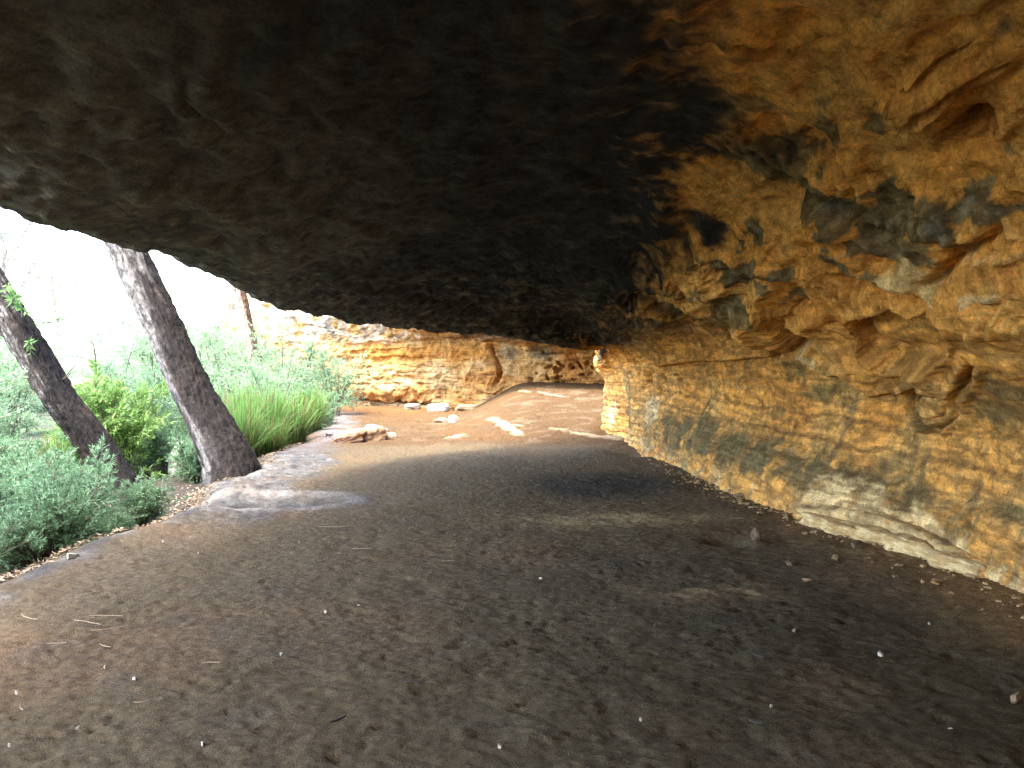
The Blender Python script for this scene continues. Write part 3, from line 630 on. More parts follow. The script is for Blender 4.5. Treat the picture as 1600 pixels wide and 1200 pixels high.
def make_shrub(name, label, seed, H, W, nst, nsub, ntw, nlv, ll, lw, base, tip, lean=.5, bare=.25, cat='shrub', group=None):
    rng = np.random.RandomState(seed)
    root = thing(name, (0,0,0), label, cat, group)
    st = Pile(); LP=[]; LD=[]
    for i in range(nst):
        az = rng.rand()*6.283; sp = (rng.rand()**.7)*lean
        h = H*(.65+.4*rng.rand()); p0 = np.array([math.cos(az),math.sin(az),0])*W*.12*rng.rand()
        tt = np.linspace(0,1,7)[:,None]
        out = np.array([math.cos(az),math.sin(az),0])
        path = p0+out*W*.5*sp/lean*(tt**1.4)*(.5+.5*rng.rand()) + np.array([0,0,h])*tt**(.9) + np.cumsum(rng.normal(size=(7,3))*.02*H,0)*tt
        r0 = .010*H*(.6+.5*rng.rand())+.003
        V,F = tube(path, r0*(1-.8*tt[:,0]), 5); st.add(V,F,(.10,.078,.06))
        for j in range(nsub):
            t = bare+(1-bare)*(j+rng.rand())/nsub; f = t*6; a = int(min(f,5)); q = path[a]+(path[a+1]-path[a])*(f-a)
            dr = rnd_dir(rng)[0]*1.0+out*.35+np.array([0,0,.55]); dr /= np.linalg.norm(dr)
            L = H*(.30*(1.15-t)+.08)*(.7+.6*rng.rand())
            s5 = np.linspace(0,1,4)[:,None]; sub = q+dr*L*s5+np.array([0,0,.10*L])*s5**2
            V,F = tube(sub, .0035*H**.5*(1-.7*s5[:,0])+.0006, 3); st.add(V,F,(.11,.085,.06))
            for k in range(ntw):
                u = (k+rng.rand())/ntw*.85+.15; b = q+dr*L*u
                td = rnd_dir(rng)[0]+dr*1.1+np.array([0,0,.25]); td /= np.linalg.norm(td); tl = L*.50*(1.2-u*.5)
                m = nlv; v = rng.rand(m,1)
                LP.append(b+td*tl*v); LD.append(td*.95+rnd_dir(rng,m)*.65)
    LP = np.concatenate(LP); LD = np.concatenate(LD); n = len(LP)
    V,F = leaves(LP, LD, ll*(.6+.7*rng.rand(n)), lw*(.7+.6*rng.rand(n)), rng)
    st.build('stems', M_STEM, root)
    mesh_obj('foliage', V, F, M_LEAF, root, shade_cols(rng, n, base, tip), smooth=False)
    return root
def make_tussock(name, label, seed, H, W, nb, base, tip, cat='grass clump', group=None, wid=.011):
    rng = np.random.RandomState(seed); root = thing(name,(0,0,0),label,cat,group)
    k = 7; t = np.linspace(0,1,k)
    az = rng.rand(nb)*6.283; r = np.sqrt(rng.rand(nb))*W*.22
    h = H*(.5+.55*rng.rand(nb)); out = W*.5*(.05+.80*rng.rand(nb)**1.6)
    d = np.stack([np.cos(az),np.sin(az)],1); az2 = az+rng.normal(size=nb)*.5; d2 = np.stack([np.cos(az2),np.sin(az2)],1)
    P = np.zeros((nb,k,3))
    P[...,:2] = (d*r[:,None])[:,None]+d2[:,None]*(out[:,None]*t**1.9)[...,None]
    P[...,2] = h[:,None]*(t-.28*t**3*(out/W*2)[:,None])
    sd = np.stack([-d2[:,1],d2[:,0],0*az],1); tw = rng.normal(size=(nb,1))*.6
    sd = sd*np.cos(tw)+np.concatenate([d2,0*tw],1)*np.sin(tw)
    wv = wid*(1-t)**.6*(.6+.8*rng.rand(nb))[:,None]+.0008
    A = P-sd[:,None]*wv[...,None]; B = P+sd[:,None]*wv[...,None]
    V = np.stack([A,B],2).reshape(-1,3)
    i = (np.arange(nb)[:,None]*k+np.arange(k-1)[None])*2
    F = np.stack([i,i+1,i+3,i+2],-1).reshape(-1,4)
    tc = np.repeat((t**1.1)[None],nb,0)[...,None]; cb = np.array(base)*(.6+.8*rng.rand(nb,1,1))
    colr = cb*(1-tc)+np.array(tip)*(.75+.5*rng.rand(nb,1,1))*tc
    dead = (rng.rand(nb,1,1) < .22); colr = np.where(dead, np.array([.22,.15,.07])*(.5+tc*.6), colr)
    mesh_obj('blades', V, F, M_GRASS, root, np.repeat(colr,2,1).reshape(-1,3), smooth=False)
    return root

# ------------------------------------------------------------------ trees
def trunk_mesh(path, rad, seed, dark, pale, lit_side, flare=.5, seg=88, rings=420, cleft=None):
    path = np.asarray(path,float); t = np.linspace(0,len(path)-1,rings); C0 = catmull(path,t); r = catmull(np.asarray(rad,float)[:,None],t)[:,0]
    tg = np.gradient(C0,axis=0); tg /= np.linalg.norm(tg,axis=1,keepdims=True)
    u = np.cross(tg,[0,1.,0]); u /= np.linalg.norm(u,axis=1,keepdims=True); w = np.cross(tg,u)
    an = np.linspace(0,2*np.pi,seg,endpoint=False)
    dirs = np.cos(an)[None,:,None]*u[:,None]+np.sin(an)[None,:,None]*w[:,None]
    le = np.concatenate([[0],np.cumsum(np.linalg.norm(np.diff(C0,axis=0),axis=1))])
    q = np.stack([np.cos(an)[None]*1.0+0*le[:,None], np.sin(an)[None]+0*le[:,None], 0*an[None]+le[:,None]],-1)
    big = fbm(q*np.array([1.0,1.0,.8]),3,seed); fur = ridged(q*np.array([6,6,1.6])+.4*big[...,None],3,seed+3); fine = fbm(q*np.array([11,11,7]),4,seed+7)
    fl = flare*np.exp(-le/.42)[:,None]*(1+.55*np.sin(an*3+seed)[None]+.3*np.sin(an*5+2)[None])
    rr = r[:,None]*(1+.10*big+fl) + .036*fur + .028*fine
    if cleft is not None:
        a0, hgt = cleft; da = np.angle(np.exp(1j*(an-a0)))[None]
        rr = rr - .13*np.exp(-(da/.22)**2)*np.exp(-(le/hgt)**2)[:,None]
    V = C0[:,None]+dirs*rr[...,None]
    a = np.arange(rings*seg).reshape(rings,seg); b = np.roll(a,-1,1)
    F = np.stack([a[:-1],b[:-1],b[1:],a[1:]],-1).reshape(-1,4)
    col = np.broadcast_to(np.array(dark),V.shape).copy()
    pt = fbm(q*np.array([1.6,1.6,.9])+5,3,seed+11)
    side = dirs@np.array(lit_side)  # sunlit side of the trunk is painted paler, over the pale bark patches
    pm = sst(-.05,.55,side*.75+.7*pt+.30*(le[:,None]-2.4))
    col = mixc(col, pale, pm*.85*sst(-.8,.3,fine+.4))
    ft = fbm(q*np.array([7,7,7]),4,seed+17)
    col = mixc(col, np.array(dark)*.45, sst(.0,.45,ft)*.75)
    col = mixc(col, [.52,.50,.49], pm*sst(.15,.5,-ft)*.6)
    col = mixc(col, [.15,.10,.075], sst(.25,.6,fbm(q*np.array([2.5,2.5,2]),3,seed+15))*.25)
    return V.reshape(-1,3), F, col.reshape(-1,3), C0, r
def make_tree(name, label, path, rad, seed, dark, pale, side, flare=.5, cleft=None, nlimb=7, leafn=150, crown_r=2.6, leafcol=((.045,.075,.03),(.10,.14,.05)), group='gum trees outside the shelter', rings=420):
    path = np.array(path,float); base = path[0].copy(); path = path-base
    rng = np.random.RandomState(seed)
    root = thing(name, tuple(base), label, 'tree', group)
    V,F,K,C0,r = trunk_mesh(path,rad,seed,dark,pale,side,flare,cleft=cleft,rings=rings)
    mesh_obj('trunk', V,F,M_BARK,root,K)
    lp = Pile(); LP=[]; LD=[]
    top = C0[-1]; 
    for i in range(nlimb):
        zt = C0[-1,2]*(.66+.34*(i+.5)/nlimb); a = min(int(np.searchsorted(C0[:,2], zt)), len(C0)-1); q = C0[a]; az = i*2.4+rng.rand()
        dr = np.array([math.cos(az),math.sin(az),.75+.4*rng.rand()]); dr /= np.linalg.norm(dr); L = crown_r*(.7+.5*rng.rand())
        s = np.linspace(0,1,8)[:,None]; limb = q+dr*L*s+np.cumsum(rng.normal(size=(8,3))*.05,0)*s+np.array([0,0,.25*L])*s**2
        Vt,Ft = tube(limb, r[a]*.55*(1-.85*s[:,0])+.012, 8); lp.add(Vt,Ft,pale)
        for j in range(9):
            u = .35+.65*rng.rand(); b = limb[int(u*7)]; d2 = rnd_dir(rng)[0]+dr*.6; d2 /= np.linalg.norm(d2); l2 = L*.4*(.6+.6*rng.rand())
            s4 = np.linspace(0,1,4)[:,None]; br = b+d2*l2*s4
            Vt,Ft = tube(br, .022*(1-.8*s4[:,0])+.003, 4); lp.add(Vt,Ft,(.16,.12,.09))
            cpos = br[-1]+rng.normal(size=(leafn,3))*np.array([.30,.30,.22])*L*.42
            LP.append(cpos); LD.append(rnd_dir(rng,leafn)*.7+np.array([0,0,-.8]))
    lp.build('limbs', M_BARK, root)
    LP=np.concatenate(LP); LD=np.concatenate(LD); n=len(LP)
    Vl,Fl = leaves(LP,LD,.13*(.7+.6*rng.rand(n)),.026*(.7+.6*rng.rand(n)),rng)
    mesh_obj('crown',Vl,Fl,M_LEAF,root,shade_cols(rng,n,*leafcol),smooth=False)
    return root
DARK = (.030,.026,.025); PALE = (.27,.255,.25)
make_tree('gum_tree', 'pale barked gum trunk leaning left, thicker, at the edge of the dirt floor',
    [(-3.80,11,-.45),(-3.90,11,.1),(-4.09,11,.54),(-4.44,11,1.25),(-4.82,11,2.13),(-5.23,11,3.0),(-5.9,10.9,4.6),(-6.5,10.7,6.5),(-6.8,10.5,8.6)],
    [.33,.295,.268,.232,.215,.203,.18,.15,.11], 3, DARK, PALE, (-.75,-.35,.1), flare=.55, cleft=(-1.35,.75))
make_tree('gum_tree', 'dark furrowed gum trunk leaning left behind the low bush, sprouting green shoots',
    [(-5.60,11.8,-.75),(-5.85,11.8,-.25),(-6.3,11.8,.51),(-6.65,11.8,.97),(-7.02,11.8,1.6),(-7.46,11.8,2.36),(-7.8,11.8,2.95),(-8.8,11.6,5.0),(-9.3,11.3,7.5)],
    [.26,.225,.21,.205,.20,.195,.19,.15,.10], 8, (.018,.016,.016), (.10,.088,.082), (-.95,-.1,.15), flare=.35)
make_tree('gum_tree', 'slender brown and white trunk in front of the far orange cliff',
    [(-6.35,21,-.6),(-6.6,21,.8),(-6.75,21,1.6),(-6.97,21,2.6),(-7.12,21,3.3),(-7.6,21,5),(-7.9,21,7)],
    [.17,.15,.14,.13,.125,.1,.07], 13, (.13,.070,.04), (.5,.42,.35), (-.9,-.3,.1), flare=.3, nlimb=6, leafn=90, crown_r=2.0, rings=200)
# unseen gum added outside so that its crown shades the open side
make_tree('gum_tree', 'added gum out of view, its broad crown shading the open side',
    [(-7.6,2.6,-1.2),(-7.5,2.6,1),(-7.3,2.5,4),(-6.9,2.4,7),(-6.6,2.3,9.5)], [.34,.28,.25,.2,.12], 17, DARK, PALE, (-.8,-.2,.1),
    nlimb=12, leafn=230, crown_r=3.4, rings=120)
b0 = Pile()

# shoots and a bare twig on the leaning trunk
def sprout(name, label, base, dirs, seed, L, ll, lw, base_c, tip_c, nl=16):
    rng = np.random.RandomState(seed); root = thing(name, base, label, 'branch')
    st = Pile(); LP=[]; LD=[]
    for d in dirs:
        d = np.array(d,float); s = np.linspace(0,1,6)[:,None]
        p = d*L*s+np.cumsum(rng.normal(size=(6,3))*.04*L,0)*s
        V,F = tube(p,.007*(1-.8*s[:,0])+.0015,5); st.add(V,F,(.07,.055,.045))
        if nl:
            u = rng.rand(nl)*.8+.2; i = np.minimum((u*5).astype(int),4); q = p[i]+(p[i+1]-p[i])*(u*5-i)[:,None]
            LP.append(q); LD.append(rnd_dir(rng,nl)*.9+d*.6+np.array([0,0,-.3]))
    st.build('stems', M_STEM, root)
    if LP:
        LP=np.concatenate(LP); LD=np.concatenate(LD)
        V,F = leaves(LP,LD,ll*(.7+.5*rng.rand(len(LP))),lw,rng)
        mesh_obj('foliage',V,F,M_LEAF,root,shade_cols(rng,len(LP),base_c,tip_c),smooth=False)
    return root
sprout('leafy_shoot','tuft of fresh green leaves sprouting high on the dark leaning trunk',(-7.2,11.55,2.45),[(.3,-.4,.2),(.6,-.3,-.5),(.1,-.5,.5),(.4,-.2,-.1)],1,.42,.15,.035,(.10,.22,.06),(.20,.36,.12))
sprout('leafy_shoot','lower small tuft of green leaves on the dark leaning trunk',(-6.98,11.56,1.85),[(.3,-.3,.1),(.4,-.2,-.5)],2,.25,.13,.032,(.10,.22,.06),(.20,.36,.12),9)
sprout('bare_twig','thin bare twig poking up from the right side of the dark leaning trunk',(-6.62,11.75,1.28),[(.55,-.1,.30),(.78,-.1,.75)],3,.5,.1,.02,(.1,.2,.05),(.1,.2,.05),0)
sprout('hanging_branch','pale green leafy branch end hanging in the white sky between the two trunks',(-10.2,16,2.2),[(.6,0,.15),(.9,0,-.1),(.2,0,-.5),(1.1,.1,.1)],4,1.0,.2,.05,(.12,.24,.10),(.22,.34,.16),26)

# ------------------------------------------------------------------ shrubs
GB = 'shrubs on the slope outside the shelter'
HE = ((.095,.185,.095),(.27,.42,.24))  # leaf colours below are paled to imitate glare over the outside plants
PL = ((.19,.31,.17),(.40,.54,.34))
YG = ((.16,.30,.07),(.36,.52,.19))
heath = make_shrub('heath_bush','low blue green heath bush crowding the dirt edge in front of the dark trunk',21,.85,1.5,26,11,6,15,.050,.008,*HE,lean=1.0,bare=.08,group=GB)
heath2 = make_shrub('heath_bush','dark feathery heath bush at the lower left edge of the dirt floor',22,.75,1.3,24,11,6,15,.045,.008,*HE,lean=1.0,bare=.06,group=GB)
tall = make_shrub('tall_shrub','tall airy shrub with thin dark stems left of the dark trunk',23,2.0,1.9,15,13,8,20,.06,.012,*PL,lean=.8,bare=.22,group=GB)
tall2 = make_shrub('tall_shrub','pale feathery shrub between the two leaning trunks',24,2.2,1.8,14,13,8,20,.06,.012,*PL,lean=.7,bare=.18,group=GB)
fern = make_shrub('leafy_shrub','bright yellow green shrub just right of the dark trunk',25,1.15,1.2,20,10,6,14,.075,.014,*YG,lean=.9,bare=.1,group=GB)
olive = make_shrub('leafy_shrub','olive shrub standing before the orange cliff left of the far floor',26,1.5,1.5,16,12,7,14,.06,.013,(.15,.20,.08),(.30,.35,.17),lean=.85,bare=.12,group=GB)
sap = make_shrub('sapling','slim sapling with a dark stem and wispy top above the bright grass',27,2.5,1.3,4,12,8,18,.06,.010,*PL,lean=.35,bare=.45,group=GB)
def put(o, x, y, dz=0): o.location = (x, y, gz(x,y)+dz)
put(heath,-4.62,8.35,-.03); put(heath2,-4.25,7.15,-.03); put(tall,-7.2,10.2); put(tall2,-6.6,14.2,-.5); put(fern,-6.35,12.7); fern.scale = (1.3,1.3,1.45); put(olive,-6.6,22.0); put(sap,-5.75,19.3)
def more(src, lst):
    for x, y, rz, sc, lb in lst: copy_thing(src,(x,y,gz(x,y)-.03),rz,sc,lb,GB)
more(heath,[(-4.75,7.55,2.0,.9,'heath bush in the dense clump left of the dirt floor, second from the front'),
            (-5.5,8.9,4.0,1.05,'heath bush at the foot of the dark leaning trunk'),
            (-5.2,6.6,1.1,1.0,'heath bush cut by the left edge of the photo'),
            (-4.2,8.95,5.2,.62,'small heath bush nearest to the grey rock shelf'),
            (-4.9,12.3,3.0,.85,'rounded green bush just left of the pale trunk base'),
            (-5.6,13.2,.6,.9,'green bush in the gap behind the pale trunk'),
            (-6.4,9.6,2.6,1.25,'mid green bush left of the dark trunk')])
more(heath2,[(-4.5,6.3,1.7,1.0,'dark heath bush in the lowest corner of the greenery'),(-6.1,7.6,3.9,1.2,'heath bush behind the front clump at the left edge'),
             (-3.95,7.85,.4,.5,'little heath tuft on the grey edge of the floor')])
more(tall,[(-8.6,10.8,1.3,.85,'airy shrub at the left edge above the heath bushes'),(-9.6,13.5,2.9,1.1,'pale shrub glimpsed left of the dark trunk'),
           (-7.6,17.5,.7,.85,'airy shrub behind the pale trunk, left of the brown slender trunk'),(-6.6,16.4,4.4,.72,'airy pale shrub right behind the pale trunk'),
           (-12.5,18,3.7,1.2,'pale shrub farther down the slope at the far left')])
more(tall2,[(-7.4,15.2,2.2,.75,'pale feathery shrub behind the yellow green one'),(-6.0,18.6,1.0,.75,'pale shrub under the slender brown trunk'),
            (-5.3,17.4,3.3,.75,'feathery shrub just behind the bright grass'),(-9.2,20.5,5.1,1.2,'pale shrub at the foot of the far left cliff'),
            (-11,23.5,.3,1.2,'farthest pale shrub on the left'),(-7.9,23.6,2.5,1.2,'pale shrub between the slender trunk and the cliff'),
            (-5.0,22.4,4.0,.8,'feathery bush at the end of the bright grass'),(-15,24,1.9,1.4,'washed out shrub far down the slope')])
more(tall2,[(-11.5,27,1.5,1.5,'tall pale bush against the white sky beyond the dark trunk'),(-13.5,30,2.6,1.7,'tallest pale bush at the far left, bleached look put into its leaf colour'),(-9.6,24.8,.4,1.25,'pale bush between the far cliff and the pale trunk'),(-7.0,19.8,3.1,1.15,'pale airy bush in front of the foot of the slender brown trunk'),(-8.3,21.8,5.6,1.3,'pale bush left of the slender brown trunk'),(-6.3,23.4,.9,1.05,'pale bush right of the slender brown trunk, near the cliff')])
more(fern,[(-7.2,13.6,2.2,1.0,'second yellow green shrub beside the dark trunk'),(-8.9,12.3,4.2,1.0,'yellow green shrub at the left edge of the photo'),(-6.0,15.8,.9,.9,'yellow green shrub behind the pale trunk')])
more(heath2,[(-4.85,19.4,2.7,1.35,'rounded grey green bush where the open side meets the far floor'),(-5.4,20.6,.7,1.5,'grey green bush against the foot of the far cliff')])
more(olive,[(-8.3,26.0,1.2,1.2,'olive bush growing against the far cliff face')])
more(sap,[(-7.6,14.9,1.9,.95,'slim sapling standing in the gap between the two big trunks'),(-9.3,27.2,.5,1.3,'sapling rooted under the top of the far cliff')])

GG = 'bright grass clumps beyond the pale trunk'
GR = ((.035,.055,.018),(.20,.38,.09))
tus = make_tussock('grass_clump','bright green grass clump nearest to the pale trunk',31,1.35,1.4,520,*GR,group=GG)
tus2 = make_tussock('grass_clump','tall bright grass clump in the middle of the row',32,1.5,1.5,560,*GR,group=GG)
put(tus,-4.7,13.7,-.05); put(tus2,-4.65,15.0,-.05)
for src, x, y, rz, sc, lb in [(tus,-4.5,16.2,2.1,.95,'grass clump near the far end of the row'),(tus2,-5.5,14.4,3.3,.95,'grass clump half hidden behind the pale trunk'),
        (tus2,-5.5,16.0,1.2,1.0,'grass clump in the back row behind the tallest'),(tus,-4.5,17.6,4.4,.9,'last small grass clump before the far floor'),
        (tus,-5.6,17.4,.5,.9,'back grass clump by the sapling'),(tus,-4.35,14.5,.9,.6,'short grass clump leaning over the rock edge'),
        (tus2,-6.9,12.2,.3,.7,'grass clump among shrubs right of the dark trunk'),(tus,-7.5,11.3,2.2,.7,'grass clump among shrubs left of the dark trunk')]:
    copy_thing(src,(x,y,gz(x,y)-.05),rz,sc,lb,GG)

# distant trees over the slope, colours paled to imitate glare
def far_trees():
    rng = np.random.RandomState(5)
    proto = make_tree('distant_tree','slim pale tree far down the slope',[(0,0,-.5),(.1,0,2),(.2,.1,4.5),(.5,.1,7)],[.16,.13,.11,.06],41,(.25,.2,.16),(.5,.45,.4),(-1,0,0),
        nlimb=8,leafn=70,crown_r=2.6,leafcol=((.10,.17,.08),(.20,.28,.14)),group='distant trees beyond the open side',rings=60)
    spots = [(-22,34,'slim pale tree far down the slope left of the cliff'),(-30,30,'pale tree far off behind the dark trunk'),(-38,44,'farthest pale tree down the slope'),(-27,48,'pale tree in the distance between the trunks')]
    for i,(x,y,lb) in enumerate(spots):
        o = proto if i == 0 else copy_thing(proto,(0,0,0),rng.rand()*6,.8+.3*rng.rand(),lb,'distant trees beyond the open side')
        o['label'] = lb; o.location = (x,y,gz(x,y)-.3)
far_trees()

# ------------------------------------------------------------------ rocks
def rock(name, label, cat, loc, size, seed, c1, c2, cuts=9, n=44, rough=.10, rz=0, group=None, sink=.0, tilt=(0,0), boxy=0):
    rng = np.random.RandomState(seed)
    th = np.linspace(0,np.pi,n); ph = np.linspace(0,2*np.pi,2*n,endpoint=False)
    T,Pp = np.meshgrid(th,ph,indexing='ij'); D = np.stack([np.sin(T)*np.cos(Pp),np.sin(T)*np.sin(Pp),np.cos(T)],-1)
    r = np.full(T.shape, 1.15)
    for k in range(cuts):
        a = rnd_dir(rng)[0]; a[2] *= .7; a /= np.linalg.norm(a); dpt = .62+.3*rng.rand()
        dp = D@a; r = np.where(dp > .05, np.minimum(r, dpt/np.maximum(dp,.05)), r)
    V = D*r[...,None]
    if boxy: V = D/np.power((np.abs(D)**boxy).sum(-1,keepdims=True),1/boxy)*np.minimum(1,r/.85)[...,None]
    V = V*(1+rough*fbm(V*1.7+seed,4,seed%50)[...,None]+rough*.4*ridged(V*4+seed,3,seed%40)[...,None])
    V = V*np.array(size)*.5
    st = noise1(V[...,2]/size[2]*5+.6*fbm(V*3/max(size),3,seed%30), seed%20)
    m = fbm(V*3.5/max(size)+3,4,seed%60)
    col = mixc(np.broadcast_to(np.array(c1,float),V.shape).copy(), c2, sst(-.25,.35,st*.6+m))
    a = np.arange(n*2*n).reshape(n,2*n); b = np.roll(a,-1,1)
    F = np.stack([a[:-1],a[1:],b[1:],b[:-1]],-1).reshape(-1,4)
    o = mesh_obj(name,V,F,M_STONE,None,col)
    o.location = (loc[0],loc[1],gz(loc[0],loc[1])+size[2]*.5*(1-sink*2)); o.rotation_euler = (tilt[0],tilt[1],rz)
    return tag(o,label,cat,group)
rock('boulder','low broken orange and pink slab at the left edge of the sunlit floor','boulder',(-3.12,15.35),(.62,.42,.24),51,(.25,.145,.075),(.27,.17,.155),rz=.5,sink=.12,tilt=(.1,-.2),boxy=3.5,rough=.2,cuts=12)
rock('boulder','brown angular block leaning on the orange and pink slab','boulder',(-2.68,15.55),(.46,.36,.28),52,(.15,.09,.05),(.21,.14,.085),rz=.25,sink=.12,tilt=(.1,-.15),boxy=4,rough=.16,cuts=12)
rock('boulder','pale pink slab lying behind the brown angular block','boulder',(-2.72,16.1),(.60,.32,.26),61,(.34,.24,.23),(.28,.18,.13),rz=-.2,sink=.1,tilt=(0,.2),boxy=3.5,rough=.2,cuts=12)
rock('boulder','small pale chunk at the right end of the broken slabs','boulder',(-2.36,15.75),(.17,.14,.15),62,(.36,.27,.2),(.3,.2,.14),sink=.12,boxy=3)
rock('boulder','low purple grey stone left of the broken slabs','boulder',(-3.62,16.3),(.40,.30,.16),53,(.20,.16,.17),(.25,.21,.2),rz=.2,sink=.2,boxy=3,rough=.2)
rock('boulder','rounded pale boulder half hidden among shrubs left of the pale trunk','boulder',(-5.35,12.9),(.55,.45,.55),54,(.55,.53,.48),(.42,.40,.36),cuts=4,sink=.1)
rock('boulder','pale grey boulder showing through the top of the bright grass','boulder',(-6.0,18.3),(.95,.7,1.1),55,(.42,.42,.44),(.52,.52,.53),cuts=5,sink=.1)
rock('boulder','whitish broken block at the foot of the far cliff','boulder',(-2.25,24.3),(.62,.42,.26),56,(.50,.46,.40),(.34,.30,.24),rz=-.2,sink=.15,boxy=4)
rock('boulder','brown block right of the whitish one under the far cliff','boulder',(-1.35,24.0),(.7,.4,.22),57,(.24,.16,.09),(.3,.22,.14),rz=.3,sink=.15,boxy=4)
rock('boulder','grey rounded block in the slot left of the whitish one','boulder',(-3.1,24.9),(.5,.34,.22),58,(.20,.19,.15),(.17,.15,.11),rz=.1,sink=.1,boxy=3.5)
rock('stone','small white stone with a dark flake beside it on the far floor','stone',(-1.45,19.6),(.26,.2,.2),59,(.72,.66,.56),(.55,.42,.3),sink=.15)
rock('stone','dark flake of rock beside the small white stone','stone',(-1.75,19.9),(.42,.2,.15),60,(.20,.13,.09),(.30,.2,.13),sink=.2)
GS = 'stones on the dirt floor'
SL = [(2.56,6.28,.10,'grey pebble on the dirt below the pale ledge'),(2.17,6.19,.17,'flat tan stone on the dark dirt, nearest the little pit'),(2.14,6.98,.17,'upright stub of sandstone beside the little dark pit'),
      (2.88,6.60,.26,'flat brown slab lying close under the pale ledge'),(2.13,5.72,.13,'flat stone half buried in the pale dust patch'),(2.36,3.70,.10,'tan stone near the lower right corner'),
      (2.62,9.55,.20,'broken sandstone flake at the wall foot, farther one of the pair'),(2.66,9.25,.24,'broken sandstone flake at the wall foot, nearer one of the pair'),
      (1.66,4.64,.07,'small dark clod right of centre in the foreground'),
      (2.58,8.75,.12,'small flake below the start of the pale ledge'),(2.78,8.05,.16,'thin flake broken off the left end of the pale ledge')]
for i,(x,y,sz,lb) in enumerate(SL):
    dk = 'dark' in lb or 'brown' in lb
    fl = .35 if ('flat' in lb or 'flake' in lb) else .7
    sz *= .62
    if 'stub' in lb: sh = (.09,.08,.13)
    else: sh = (sz,sz*.7,sz*fl)
    rock('stone',lb,'stone',(x,y),sh,70+i,(.10,.07,.045) if dk else (.22,.155,.09),(.14,.10,.065) if dk else (.17,.12,.075),n=26,rz=i*1.3,group=GS,sink=.30,rough=.22,cuts=12)
# broken slabs of the ledge along the wall foot
LEDGE = [(2.98,7.42,.60,.13),(3.05,7.0,.55,.12),(3.14,6.62,.62,.13),(3.22,6.25,.55,.14),(3.27,5.80,.50,.11)]
for i,(x,y,a,h) in enumerate(LEDGE):
    rock('ledge_slab',['layered pale slab at the left end of the ledge','layered slab in the ledge under the cream streak','layered slab in the middle of the ledge','broad cracked slab in the right half of the ledge','thin slab where the ledge runs out toward the viewer'][i],'rock slab',
         (x,y),(.27,a,h),90+i,(.40,.27,.12),(.58,.45,.24),n=60,rz=.32,group='slabs of the broken ledge along the right wall',sink=.30,rough=.20,boxy=5)

# ------------------------------------------------------------------ litter on the dirt
rl = np.random.RandomState(77)
def chip(sz):
    k = 7; an = np.sort(rl.rand(k))*6.283; r = sz*(.6+.5*rl.rand(k)); q = np.stack([np.cos(an)*r,np.sin(an)*r*(.4+.4*rl.rand())],1)
    top = np.concatenate([q,np.full((k,1),sz*.28)],1)+np.stack([0*an,0*an,q[:,0]*.25],1); bot = np.concatenate([q*1.05,np.full((k,1),-.01)],1)
    V = np.concatenate([top,bot,[[0,0,sz*.36]]]); i = np.arange(k); j = (i+1)%k
    F = np.concatenate([np.stack([i,i+k,j+k,j],1), np.stack([i,j,np.full(k,2*k),np.full(k,2*k)],1)])
    return V, F
def tri_clean(F): return F
CH = [(-3.45,6.22),(-1.28,3.26),(-1.88,3.93),(-1.24,4.25),(-1.87,3.4),(-2.08,6.41),(-1.84,6.9),(-3.02,6.88),(-2.57,6.51),(-3.51,6.76),(-1.3,6.21),(-1.17,4.98),(-.99,5.12),(-.7,4.7),(-1.06,4.02),
      (-2.36,3.76),(-2.07,3.25),(-3.72,6.97),(-3.18,7.68),(-2.93,7.99),(-2.62,8.58),(-2.1,4.08),(-.85,3.65),(2.74,7.2),(1.98,4.25),(1.88,3.38),(.85,4.72),(.88,5.26),(.57,3.48),(1.48,3.68),(2.49,4.73),(1.19,3.62),
      (-.05,3.23),(-.39,4.4),(.21,5.75),(-3.7,6.21),(-3.66,6.45)]
big = {0:('pale flat chip lying on the grey rim at the left',.075),1:('white chip low in the foreground left of centre',.017),2:('white chip in the dirt, left foreground',.014),3:('white speck of stone in the middle of the dirt',.012),
       23:('white chip below the pale ledge at right',.022),24:('grey white splinter at right in the foreground',.022),25:('bright white pebble in the lower right corner',.020)}
for i,(x,y) in enumerate(CH):
    if i in (5,9,10,13,14,17,18,22,27,29,33): continue
    lb, sz = big.get(i, ('tiny pale chip lying on the brown dirt', .006+.006*rl.rand()+.0009*y))
    me_V, me_F = chip(sz)
    me = bpy.data.meshes.new('chip'); me.from_pydata([tuple(v) for v in me_V],[],[tuple(dict.fromkeys(int(k) for k in f)) for f in me_F]); me.update()
    at = me.color_attributes.new('Col','FLOAT_COLOR','POINT'); cc = np.array([.40,.35,.28])*(.45+.5*rl.rand()) if i not in big else np.array([.40,.37,.31])
    for d in at.data: d.color = (*cc,1)
    me.materials.append(M_LITTER); o = bpy.data.objects.new('stone_chip',me); C.objects.link(o)
    o.location = (x,y,gz(x,y)+.012); o.rotation_euler = (0,0,rl.rand()*6); tag(o,lb,'chip','pale chips scattered on the dirt')
